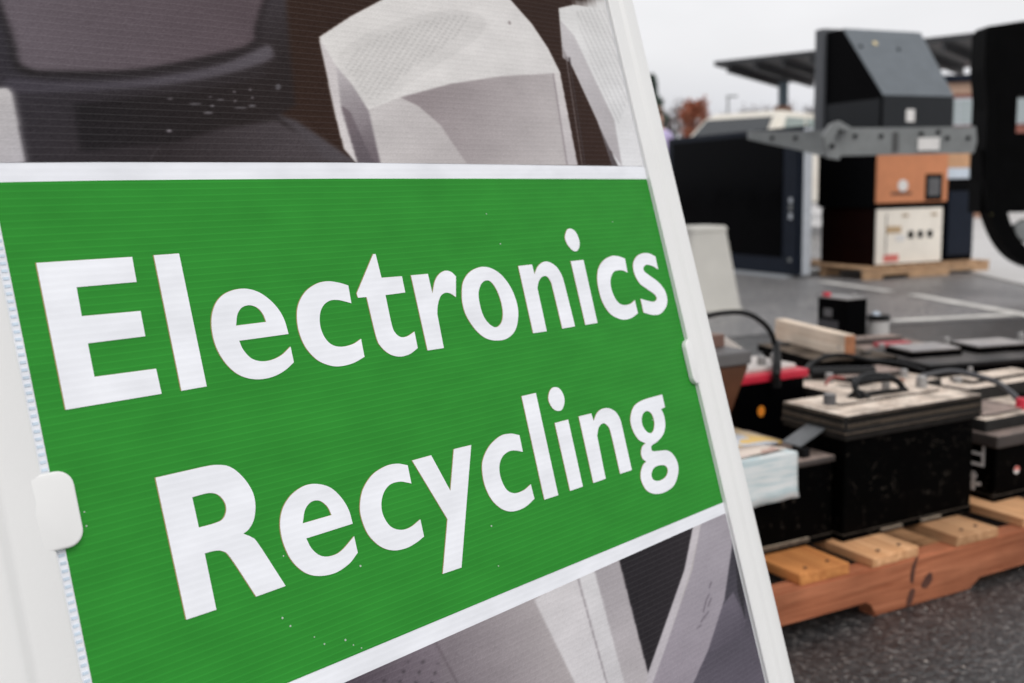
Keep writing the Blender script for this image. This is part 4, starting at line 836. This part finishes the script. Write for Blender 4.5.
# top set: rear projection television seen from behind
Z3 = P2T + HW + H_M + 0.002
t3 = thing('television', 'big dark grey rear projection television on top of the stack', 'television', guv(0.17, 0.05, Z3), GY, 'stacked televisions')
HT = 1.985 - Z3
zb = 1.40 - Z3
b = NB(); prism(b, [(0.0, 0.03), (0.0, zb), (0.46, HT - 0.03), (0.64, HT - 0.03), (0.64, 0.03)], 'x', 0.0, 0.73, bev=0.006); obj('cabinet', b, M_TVB, t3)
for o_ in (t3.children[0],):
    for v in o_.data.vertices:
        if v.co.x > 0.5 and v.co.z > zb + 0.1: v.co.x += 0.09
sl = Vector((0.46, HT - 0.03 - zb)); nn = Vector((-sl.y, sl.x)).normalized() * 0.006
b = NB(); prism(b, [(-0.006, 0.035), (-0.006, zb - 0.002), (-0.0005, zb - 0.002), (-0.0005, 0.035)], 'x', 0.004, 0.726); obj('lower_cover', b, mat('shaded_tv_plastic', (0.016, 0.018, 0.021), 0.45, 0.1, 12, spec=0.2), t3)  # grey plastic again, shade of the upright face put into a darker colour
b = NB(); prism(b, [(0.0, zb - 0.001), (nn.x - 0.002, zb + nn.y - 0.001), (0.46 + nn.x, HT - 0.03 + nn.y), (0.46, HT - 0.031)], 'x', 0.004, 0.726)
for v in b.verts:
    if v.co.x > 0.5 and v.co.z > zb + 0.1: v.co.x += 0.09
obj('back_cover', b, M_TVD, t3)
b = NB(); box(b, -0.03, 0.84, 0.641, 0.745, 0.0, HT, bev=0.008); obj('bezel', b, mat('bezel_grey', (0.085, 0.09, 0.10), 0.45, 0.1), t3)
pbox('base', M_TVB, t3, 0.02, 0.70, 0.03, 0.64, 0.0, 0.0295)
pbox('side_panel', MATS['shaded_tv_plastic'], t3, -0.006, 0.0, 0.02, 0.63, 0.11, zb - 0.02, bev=0.002)
pbox('white_label', M_PAPERW, t3, 0.235, 0.32, -0.009, -0.0055, 0.18, 0.275)
b = NB()
for u0, t_, sz in ((0.24, 0.78, 0.02),): 
    y0 = 0.46 * t_; z0 = zb + (HT - 0.03 - zb) * t_; tube(b, [(u0, y0 - 0.009, z0 + 0.008), (u0, y0 + 0.002, z0 - 0.002)], sz, 14, 1)
obj('yellow_sticker', b, M_YELLOW, t3)
for u0, t_ in ((0.07, 0.72), (0.45, 0.70)):
    b = NB(); y0 = 0.46 * t_; z0 = zb + (HT - 0.03 - zb) * t_; tube(b, [(u0, y0 - 0.009, z0 + 0.008), (u0, y0 + 0.002, z0 - 0.002)], 0.016, 12, 1); obj('screw_recess', b, M_TVB, t3)
# another black set to the right of the stack with a carton on it
t4 = thing('television', 'black television standing to the right of the stacked sets', 'television', guv(0.90, 0.12, P2T), GY)
b = NB(); box(b, 0.0, 0.34, 0.0, 0.6, 0, 0.66, bev=0.012); obj('cabinet', b, M_TVB, t4)
pbox('rear_cover', M_NAVY, t4, 0.03, 0.31, -0.03, 0.002, 0.04, 0.56, bev=0.01)
r = thing('carton', 'orange carton with pale blue band on the black television', 'carton', guv(0.89, 0.10, P2T + 0.661), GY)
pbox('lower_band', M_PALEB, r, 0, 0.40, 0, 0.35, 0, 0.085, bev=0.003); pbox('upper_half', M_CARD, r, 0, 0.40, 0, 0.35, 0.0855, 0.225, bev=0.004)

# the large flat television facing left
FO = ground(801, 279)
t5 = thing('flat_television', 'large black flat television standing on the asphalt left of the stack', 'television', FO, GY)
ZT = 1.185
pbox('stand', mat('pale_grey_base', (0.34, 0.36, 0.38), 0.5, 0.1), t5, -0.09, 0.12, 0.12, 1.7, 0, 0.022, bev=0.004)
b = NB(); box(b, 0.0, 0.085, 0.0, 1.95, 0.0225, ZT, bev=0.006); obj('housing', b, M_NAVY, t5)
pbox('edge_trim', M_SILV, t5, 0.004, 0.081, -0.014, -0.0002, 0.03, ZT - 0.004, bev=0.003)
pbox('screen', M_SCREEN, t5, -0.006, -0.0005, 0.24, 1.86, 0.16, ZT - 0.035, bev=0.002)
cp = pbox('control_strip', M_NAVY, t5, -0.012, -0.0003, 0.05, 0.19, 0.06, ZT - 0.04, bev=0.003)
for zq, hq, m in ((0.60, 0.04, M_SILV), (0.54, 0.045, M_GREYM), (0.47, 0.05, M_SILV), (0.13, 0.03, M_GREYM)): pbox('button', m, cp, -0.02, -0.0118, 0.105, 0.14, zq, zq + hq, bev=0.003)
pbox('top_ledge', M_NAVY, t5, 0.002, 0.083, 0.002, 1.948, ZT + 0.0003, ZT + 0.012, bev=0.003)

# beige tapered bin upside down
BO = ground(699, 309)
r = thing('waste_bin', 'beige tapered plastic bin standing upside down behind the sign edge', 'bin', BO, math.radians(20))
b = NB(); rings = []
for hw, z in ((0.205, 0.0), (0.207, 0.012), (0.196, 0.016), (0.150, 0.30), (0.128, 0.435), (0.128, 0.44), (0.132, 0.443), (0.130, 0.462), (0.120, 0.472), (0.08, 0.474)):
    ring = []; rc = hw * 0.28
    for qx, qy, a0 in ((1, 1, 0), (-1, 1, 90), (-1, -1, 180), (1, -1, 270)):
        for j in range(6):
            a = math.radians(a0 + 90 * j / 5); ring.append(b.verts.new((qx * (hw - rc) + rc * math.cos(a), qy * (hw - rc) + rc * math.sin(a), z * 1.08)))
    rings.append(ring)
for A, B in zip(rings, rings[1:]):
    n = len(A)
    for j in range(n): b.faces.new((A[j], A[(j + 1) % n], B[(j + 1) % n], B[j]))
b.faces.new(rings[0][::-1]); b.faces.new(rings[-1]); obj('body', b, M_BEIGE, r, True)
# ------------------------------------------------------------------ black machine with folding grey arm at the right
YM = 6.5
mo = at_y(1010, 300, YM); MB0 = Vector((mo.x, mo.y, 0))
mach = thing('lifting_machine', 'tall black steel machine with window opening and curved guard at the right edge', 'machine', MB0)
def ml(x, y): q = at_y(x + 4, y, YM); return (q.x - MB0.x, q.z)
b = NB()
outer = [ml(*p) for p in ((984, 25), (1110, 8), (1110, 215), (1000, 215), (986, 214))]
# upper panel with a real opening: built as four plates round it
x_l, z_t = ml(984, 26); x_r = ml(1110, 20)[0]; z_b = ml(984, 213)[1]; hx0, hz1 = ml(1014, 96); hx1, hz0 = ml(1050, 132)
prism(b, [(x_l, z_b), (hx0, z_b), (hx0, ml(1014, 21)[1]), (x_l, z_t)], 'y', 0, 0.18, bev=0.004)
prism(b, [(hx0, hz1), (hx1, hz1), (hx1, ml(1050, 16)[1]), (hx0, ml(1014, 21)[1])], 'y', 0.002, 0.178)
prism(b, [(hx0, z_b), (hx1, z_b), (hx1, hz0), (hx0, hz0)], 'y', 0.002, 0.178)
prism(b, [(hx1, z_b), (x_r, z_b), (x_r, ml(1110, 9)[1]), (hx1, ml(1050, 16)[1])], 'y', 0, 0.18)
obj('upper_panel', b, M_BLACKST, mach)
b = NB(); prism(b, [ml(*p) for p in ((978, 30), (986, 28), (988, 213), (979, 213), (977, 150), (979, 110), (976, 70))], 'y', -0.06, 0.14, bev=0.006); obj('side_post', b, M_BLACKST, mach)
b = NB(); arc = [ml(*p) for p in ((975, 150), (978, 185), (986, 220), (998, 246), (1014, 262), (1036, 270), (1062, 268))]
inn = [ml(*p) for p in ((1062, 252), (1036, 254), (1020, 246), (1009, 232), (1002, 214), (998, 185), (996, 150))]
A_ = [(v.x, v.y) for v in spline([(x, z, 0) for x, z in arc], 4)]; B_ = [(v.x, v.y) for v in spline([(x, z, 0) for x, z in inn], 4)]
prism(b, A_ + B_, 'y', -0.03, 0.12); bmesh.ops.triangulate(b, faces=[f for f in b.faces if len(f.verts) > 4]); obj('curved_guard', b, M_BLACKST, mach)
b = NB(); prism(b, [ml(*p) for p in ((1012, 226), (1024, 219), (1040, 224), (1040, 244), (1022, 243), (1014, 236))], 'y', 0.02, 0.08, bev=0.005); obj('hub_plate', b, M_GREYM, mach)
xa = ml(1100, 200)[0]
pbox('leg', M_BLACKST, mach, xa, xa + 0.14, 0.0, 0.16, 0.0, ml(1060, 210)[1] + 0.05); pbox('leg', M_BLACKST, mach, xa + 0.3, xa + 0.42, 0.0, 0.16, 0.0, ml(1060, 210)[1] + 0.05)
pbox('foot_bar', M_BLACKST, mach, xa - 0.02, xa + 0.5, -0.1, 0.7, 0.0, 0.06)
b = NB(); tube(b, [(x_l + 0.04, -0.02, ml(990, 160)[1]), (x_l + 0.045, -0.025, ml(990, 190)[1]), (x_l + 0.06, -0.02, ml(990, 215)[1])], 0.012, 8, 4); obj('hose', b, mat('olive_hose', (0.10, 0.085, 0.02), 0.5), mach, True)
# arm: straight plate, hinge, tapering plate folded back
def mp3(x, y, Y): q = at_y(x, y, Y); return Vector((q.x - MB0.x, q.y - YM, q.z))
def plate(name, px, Ys, m, th, parent):
    b = NB(); f0 = [b.verts.new(mp3(x, y, Y)) for (x, y), Y in zip(px, Ys)]; f1 = [b.verts.new(v.co + Vector((0.0, th, 0))) for v in f0]
    n = len(px); b.faces.new(f0); b.faces.new(f1[::-1])
    for i in range(n): b.faces.new((f0[i], f1[i], f1[(i + 1) % n], f0[(i + 1) % n]))
    return obj(name, b, m, parent)
arm = plate('arm', [(826, 128), (900, 127.5), (976, 126.5), (977, 141), (974, 153), (900, 154.5), (832, 156)], [YM - 0.18] * 7, M_GREYM, 0.05, mach)
def bolt(x, y, Y, r, par, m=M_TVB):
    p = mp3(x, y, Y); b = NB(); tube(b, [tuple(p + Vector((0, 0.004, 0))), tuple(p + Vector((0, -0.01, 0)))], r, 12, 1, False); return obj('bolt', b, m, par)
for x, y in ((855, 136), (881, 136), (921, 134), (938, 132), (947, 138), (968, 138), (832, 145)): bolt(x, y, YM - 0.18, 0.0125, arm)
q0, q1 = mp3(918, 138, YM - 0.185), mp3(939, 150, YM - 0.185); pbox('white_label', M_PAPERW, arm, q0.x, q1.x, q0.y - 0.004, q0.y + 0.003, q1.z, q0.z)
pbox('rust_stain', mat('dark_grease', (0.06, 0.06, 0.06), 0.5, 0.4, 30), arm, mp3(893, 140, YM - 0.19).x, mp3(899, 140, YM - 0.19).x, -0.184, -0.178, mp3(893, 152, YM - 0.19).z, mp3(893, 132, YM - 0.19).z)
arm2 = plate('folded_arm', [(749, 131), (800, 131), (836, 129), (838, 152), (822, 156), (800, 150), (770, 144), (749, 139)], [YM + 0.40, YM + 0.1, YM - 0.1, YM - 0.1, YM - 0.06, YM + 0.1, YM + 0.28, YM + 0.40], M_GREYM, 0.04, mach)
for x, y, Y in ((772, 138, YM + 0.26), (795, 138, YM + 0.12)): bolt(x, y, Y, 0.012, arm2)
b = NB(); h0 = mp3(831, 142, YM)
hp = [mp3(*p, YM - 0.215) for p in ((822, 136), (830, 124), (838, 121), (850, 128), (846, 132), (837, 128), (831, 140), (840, 150), (838, 160), (827, 158), (826, 148))]
prism(b, [(p.x, p.z) for p in hp], 'y', hp[0].y - 0.03, hp[0].y + 0.025, bev=0.003); hinge = obj('hinge', b, M_GREYM, mach)
bolt(832, 146, YM - 0.25, 0.014, hinge)

# ------------------------------------------------------------------ beyond: car, person, canopy, building, trees
def car():
    h = Vector((-0.62, -0.785, 0)); Yc = 15.9; c = at_y(752, 150, Yc)
    r = thing('parked_car', 'cream coloured car parked behind the flat television', 'car', (c.x, c.y, 0), math.atan2(h.y, h.x))
    M_C = mat('cream_car_paint', (0.72, 0.68, 0.60), 0.22, 0.02, 3); M_G = mat('car_glass', (0.03, 0.035, 0.04), 0.06, 0.05, 3); M_G2 = mat('tinted_side_glass', (0.20, 0.25, 0.23), 0.15, 0.05, 3)
    k = 1.20
    b = NB(); prof = [(2.2, 0.35), (2.25, 0.62), (2.12, 0.82), (1.1, 1.0), (-1.75, 1.02), (-2.2, 0.92), (-2.25, 0.4)]
    prism(b, [(x * 1, z * k) for x, z in prof], 'y', -0.88, 0.88, bev=0.07, seg=3); obj('body', b, M_C, r, True)
    b = NB(); base = [(1.15, 0.80), (-1.85, 0.80), (-1.85, -0.80), (1.15, -0.80)]; topq = [(0.30, 0.62), (-1.25, 0.62), (-1.25, -0.62), (0.30, -0.62)]
    v0 = [b.verts.new((x, y, 0.98 * k)) for x, y in base]; v1 = [b.verts.new((x, y, 1.50 * k)) for x, y in topq]; b.faces.new(v0); b.faces.new(v1)
    for i in range(4): b.faces.new((v0[i], v0[(i + 1) % 4], v1[(i + 1) % 4], v1[i]))
    bmesh.ops.bevel(b, geom=list(b.edges), offset=0.09, segments=4, affect='EDGES'); cab = obj('cabin', b, M_C, r, True)
    def pane(name, q, m, off):
        b = NB(); n = (Vector(q[1]) - Vector(q[0])).cross(Vector(q[2]) - Vector(q[1])).normalized()
        f0 = [b.verts.new(Vector(p) + n * off) for p in q]; f1 = [b.verts.new(Vector(p) - n * 0.01) for p in q]; b.faces.new(f0); b.faces.new(f1[::-1])
        for i in range(4): b.faces.new((f0[i], f1[i], f1[(i + 1) % 4], f0[(i + 1) % 4]))
        obj(name, b, m, cab)
    def lp(a, c, t): return tuple(np.array(a) * (1 - t) + np.array(c) * t)
    B3 = [(x, y, 0.98 * k) for x, y in base]; T3 = [(x, y, 1.5 * k) for x, y in topq]
    def face(i, j, a0, a1, z0=0.12, z1=0.84):
        e0, e1, g0, g1 = lp(B3[i], B3[j], a0), lp(B3[i], B3[j], a1), lp(T3[i], T3[j], a0), lp(T3[i], T3[j], a1)
        return [lp(e0, g0, z0), lp(e1, g1, z0), lp(e1, g1, z1), lp(e0, g0, z1)]
    pane('windscreen', face(3, 0, 0.10, 0.90), M_G, 0.012); pane('rear_window', face(1, 2, 0.1, 0.9), M_G, 0.012)
    for i, j in ((0, 1), (2, 3)):
        for a0, a1 in ((0.10, 0.44), (0.48, 0.90)): pane('side_window', face(i, j, a0, a1), M_G2, 0.012)
    for sx in (1.42, -1.38):
        for sy in (-0.80, 0.80):
            b = NB(); tube(b, [(sx, sy - 0.1, 0.33), (sx, sy + 0.1, 0.33)], 0.33, 24, 1, False); wh = obj('wheel', b, M_RUBBER, r, True)
            b = NB(); tube(b, [(sx, sy - 0.105, 0.33), (sx, sy + 0.105, 0.33)], 0.2, 20, 1, False); obj('rim', b, M_SILV, wh, True)
    for sy in (-0.62, 0.62):
        pbox('headlight', M_SILV, r, 2.10, 2.235, sy - 0.18, sy + 0.18, 0.70, 0.85, bev=0.02); pbox('indicator', M_ORANGE, r, 1.02, 1.12, sy * 1.42 - 0.03, sy * 1.42 + 0.03, 1.05 * k, 1.12 * k, bev=0.01)
car()

def person():
    Yp = 13.6; c = at_y(657, 150, Yp); r = thing('person', 'person in a lavender shirt standing far behind the sign edge', 'person', (c.x, c.y, 0), math.radians(200))
    me = bpy.data.meshes.new('body')
    V = [(0,0,.93,.13),(0,0,1.12,.135),(0,.0,1.32,.15),(0,0,1.43,.09),(0,.005,1.50,.052),(0,.015,1.57,.075),(0,.02,1.66,.088),
         (.17,0,1.40,.062),(.22,.0,1.18,.05),(.235,.06,.97,.038),(.235,.09,.88,.035),(-.17,0,1.40,.062),(-.22,0,1.18,.05),(-.235,.06,.97,.038),(-.235,.09,.88,.035),
         (.09,0,.86,.095),(.10,.01,.50,.065),(.10,-.01,.10,.045),(.105,.13,.045,.04),(-.09,0,.86,.095),(-.10,.03,.50,.065),(-.10,0,.10,.045),(-.105,.14,.045,.04)]
    E = [(0,1),(1,2),(2,3),(3,4),(4,5),(5,6),(3,7),(7,8),(8,9),(9,10),(3,11),(11,12),(12,13),(13,14),(0,15),(15,16),(16,17),(17,18),(0,19),(19,20),(20,21),(21,22)]
    me.from_pydata([v[:3] for v in V], E, []); o = bpy.data.objects.new('body', me); COL.objects.link(o)
    md = o.modifiers.new('skin', 'SKIN'); md.use_smooth_shade = True
    for i, v in enumerate(V): me.skin_vertices[0].data[i].radius = (v[3], v[3])
    me.skin_vertices[0].data[0].use_root = True
    sb = o.modifiers.new('sub', 'SUBSURF'); sb.levels = sb.render_levels = 2
    dg = bpy.context.evaluated_depsgraph_get(); m2 = bpy.data.meshes.new_from_object(o.evaluated_get(dg)); bpy.data.objects.remove(o)
    m2.materials.clear()
    for mm in (mat('lavender_shirt', (0.50, 0.43, 0.66), 0.8, 0.08, 12), mat('dark_trousers', (0.03, 0.035, 0.05), 0.8, 0.1), mat('skin', (0.55, 0.34, 0.27), 0.5, 0.05)): m2.materials.append(mm)
    for p in m2.polygons:
        z, x = p.center.z, abs(p.center.x); p.material_index = 2 if z > 1.47 or (x > .19 and z < 1.0) else (0 if z > 0.92 else 1); p.use_smooth = True
    o = bpy.data.objects.new('body', m2); COL.objects.link(o); o.parent = r
    b = NB(); bmesh.ops.create_icosphere(b, subdivisions=3, radius=1.0, matrix=Matrix.Translation((0, -0.005, 1.695)) @ Matrix.Diagonal((0.088, 0.1, 0.075, 1)))
    for v in b.verts: v.co += Vector((random.uniform(-1, 1), random.uniform(-1, 1), random.uniform(-1, 1))) * 0.004
    obj('hair', b, mat('brown_hair', (0.12, 0.07, 0.045), 0.6, 0.3, 60), r, True)
    b = NB(); prism(b, [(-0.013, 1.60), (0.013, 1.60), (0.006, 1.645), (-0.006, 1.645)], 'y', 0.085, 0.118, bev=0.003); obj('nose', b, MATS['skin'], r)
    for x in (-0.032, 0.032): pbox('eye', M_TVB, r, x - 0.012, x + 0.012, 0.095, 0.101, 1.645, 1.653)
person()

# solar canopy
M_CAN = mat('canopy_steel', (0.035, 0.036, 0.04), 0.5, 0.15, 2); M_PANELTOP = mat('solar_panel', (0.02, 0.022, 0.03), 0.2, 0.1, 4)
nl = at_y(714, 66, 24.0); nr = at_y(1000, 35.5, 19.0); fl = at_y(776, 84, 25.6); d_far = fl - nl
can = thing('canopy', 'dark flat roofed solar canopy on a steel post over the parking bays', 'canopy', (fl.x, fl.y, 0))
def loc(p): return Vector((p.x - fl.x, p.y - fl.y, p.z))
b = NB(); quad = [nl, nr, nr + d_far * 1.0, fl]; v0 = [b.verts.new(loc(p)) for p in quad]; v1 = [b.verts.new(loc(p) + Vector((0, 0, 0.10))) for p in quad]
b.faces.new(v0); b.faces.new(v1[::-1])
for i in range(4): b.faces.new((v0[i], v1[i], v1[(i + 1) % 4], v0[(i + 1) % 4]))
obj('roof_slab', b, M_CAN, can)
for i in range(9):
    t = (i + 0.5) / 9; p = nl.lerp(nr, t) + d_far * 0.03; q = p + d_far * 0.94
    b = NB(); a_, c_ = loc(p), loc(q); box(b, 0, (c_ - a_).length, -0.04, 0.04, -0.16, -0.002); o = obj('purlin', b, M_CAN, can)
    o.matrix_local = Matrix.Translation(a_) @ (c_ - a_).to_track_quat('X', 'Z').to_matrix().to_4x4()
for t, w_ in ((0.13, 1), (0.86, 1)):
    p = loc(nl.lerp(nr, t) + d_far * 0.62); zz = p.z - 0.17
    b = NB(); box(b, p.x - 0.09, p.x + 0.09, p.y - 0.09, p.y + 0.09, 2.5, zz); obj('post', b, mat('grey_blue_post', (0.10, 0.14, 0.17), 0.5), can)
    br = NB(); box(br, p.x - 0.17, p.x + 0.17, p.y - 0.17, p.y + 0.17, 0, 2.5); obj('pier', br, mat('brick_pier', (0.34, 0.19, 0.13), 0.8, 0.2, 14), can)

# brick building
bd = at_y(950, 130, 30); bld = thing('brick_building', 'red brick building with dark band and pale windows behind the stack', 'building', (bd.x - 1.2, 30, 0), math.radians(-8))
M_BRK = mat('red_brick', (0.27, 0.10, 0.075), 0.8, 0.25, 5, bump=0.2, bscale=40)
z1 = at_y(950, 83, 30).z; z2 = at_y(950, 76, 30).z
pbox('wall', M_BRK, bld, 0, 14, 0, 8, 0, z1)
pbox('fascia', M_NAVY, bld, -0.2, 14.2, -0.25, 8.2, z1, z2, bev=0.02)
pbox('lintel', mat('tan_stone', (0.50, 0.33, 0.24), 0.7), bld, 0, 14, -0.05, -0.001, z1 - 0.32, z1 - 0.02)
for i in range(6):
    x = 0.62 + i * 2.1; zt_, zb_ = at_y(950, 99, 30).z, at_y(950, 126, 30).z
    f = pbox('window', M_SILV, bld, x, x + 1.5, -0.06, -0.001, zb_, zt_)
    for dx in (0.05, 0.77): pbox('pane', mat('pale_glass', (0.35, 0.40, 0.41), 0.1, 0.1), f, x + dx, x + dx + 0.68, -0.075, -0.0595, zb_ + 0.05, zt_ - 0.05)

# trees
def tree(name, label, px, Y, ztop, rad, leafc, kind, n=2600, seed=1, lz=0.3, leafsize=0.16):
    rd = random.Random(seed); p = at_y(px, 150, Y); r = thing(name, label, 'tree', (p.x, Y, 0), rd.random() * 6, None)
    b = NB(); tube(b, [(0, 0, 0), (0.05, 0.04, ztop * 0.4), (0, 0, ztop * 0.92)], lambda t: 0.035 * ztop * (1 - t) * 0.55 + 0.015, 8, 4)
    tips = []
    if kind != 'conifer':
        for i in range(26 if kind == 'bare' else 18):
            z0 = ztop * rd.uniform(0.22, 0.75); a = rd.random() * 2 * PI; ln = rad * rd.uniform(0.6, 1.0) * (1.15 - 0.5 * z0 / ztop)
            e = Vector((math.cos(a) * ln, math.sin(a) * ln, min(z0 + ln * rd.uniform(0.6, 1.3), ztop)))
            mid = Vector((e.x * 0.5, e.y * 0.5, z0 + (e.z - z0) * 0.62)); tube(b, [(0, 0, z0), mid, e], lambda t: 0.012 * ztop * (1 - t) * 0.4 + 0.012, 5, 3); tips += [mid, e, (mid + e) / 2]
            if kind == 'bare':
                for j in range(7):
                    s = mid.lerp(e, rd.random()); q = s + Vector((rd.uniform(-.5, .5), rd.uniform(-.5, .5), rd.uniform(.2, .8))) * rad * 0.45; tube(b, [s, q], lambda t: 0.022 * (1 - t) + 0.008, 4, 1, False); tips.append(q)
    obj('trunk', b, mat('bark', (0.09, 0.07, 0.06), 0.9, 0.3, 10), r, True)
    V, F = [], []
    for i in range(n):
        if kind == 'conifer':
            z = ztop * (0.08 + 0.92 * rd.random() ** 1.25); rr = rad * (1.02 - z / ztop) * (0.55 + 0.45 * rd.random()) * (0.85 + 0.3 * math.sin(z * 7)); a = rd.random() * 2 * PI; c = Vector((rr * math.cos(a), rr * math.sin(a), z - rr * 0.25))
        else:
            t = rd.choice(tips); sg = rad * (0.17 if kind == 'leafy' else 0.1); c = t + Vector((rd.gauss(0, sg), rd.gauss(0, sg), rd.gauss(0, sg)))
        s = leafsize * rd.uniform(0.5, 1.3); d1 = Vector((rd.gauss(0, 1), rd.gauss(0, 1), rd.gauss(0, 1))).normalized(); d2 = d1.orthogonal().normalized(); k = len(V)
        V += [c + d1 * s, c + d2 * s * 0.55, c - d1 * s, c - d2 * s * 0.55]; F.append((k, k + 1, k + 2, k + 3))
    me = bpy.data.meshes.new('crown'); me.from_pydata([tuple(v) for v in V], [], F); obj('crown', me, mat(leafc[0], leafc[1], 0.8, 0.45, 2.5), r)
tree('conifer_tree', 'dark green conifer rising behind the sign edge', 652, 60, at_y(652, 76, 60).z, 2.5, ('conifer_needles', (0.045, 0.075, 0.055)), 'conifer', 4200, 3, leafsize=0.22)
tree('red_tree', 'orange red autumn tree in the distance', 696, 90, at_y(696, 92, 90).z, 1.5, ('autumn_leaves', (0.60, 0.27, 0.17)), 'leafy', 4500, 5, leafsize=0.2)
for i, (px, Y, yt, rad, lab) in enumerate(((676, 96, 108, 2.4, 'bare grey tree left of the red autumn tree'), (716, 105, 112, 2.6, 'bare grey tree right of the red autumn tree'), (748, 120, 108, 3.4, 'bare grey tree left of the canopy post'), (768, 128, 112, 3.0, 'bare grey tree just beside the canopy post'), (797, 115, 104, 2.6, 'bare grey tree right of the canopy post'))):
    tree('bare_tree', lab, px, Y, at_y(px, yt, Y).z, rad, ('bare_twigs', (0.20, 0.17, 0.17)), 'bare', 700, 20 + i, leafsize=0.16)
lp_ = at_y(728, 97, 80); r = thing('lamp_post', 'thin distant grey lamp post left of the canopy', 'lamp post', (lp_.x, lp_.y, 0))
b = NB(); tube(b, [(0, 0, 0), (0, 0, 2), (0, 0, lp_.z)], 0.08, 8, 2); obj('pole', b, M_GREYM, r, True)
pbox('lamp_head', M_GREYM, r, -0.1, 0.7, -0.15, 0.15, lp_.z - 0.02, lp_.z + 0.1)
# low far wood closing the horizon
b = NB(); rd = random.Random(4); V, F = [], []
for i in range(7000):
    x = rd.uniform(-160, 260); y = rd.uniform(190, 230); hmax = 7.0 + 2.5 * math.sin(x * 0.11) + 1.5 * math.sin(x * 0.37); z = hmax * rd.random() ** 0.8; s = rd.uniform(0.5, 1.2)
    c = Vector((x, y, z)); d1 = Vector((rd.gauss(0, 1), rd.gauss(0, 1), rd.gauss(0, 1))).normalized(); d2 = d1.orthogonal().normalized(); k = len(V)
    V += [c + d1 * s, c + d2 * s * 0.6, c - d1 * s, c - d2 * s * 0.6]; F.append((k, k + 1, k + 2, k + 3))
b.free()
me = bpy.data.meshes.new('far_wood'); me.from_pydata([tuple(v) for v in V], [], F); o = obj('far_wood', me, mat('far_twigs', (0.17, 0.16, 0.165), 0.9, 0.3, 0.2)); o['kind'] = 'stuff'; o['label'] = 'low grey wood along the far horizon'; o['category'] = 'wood'
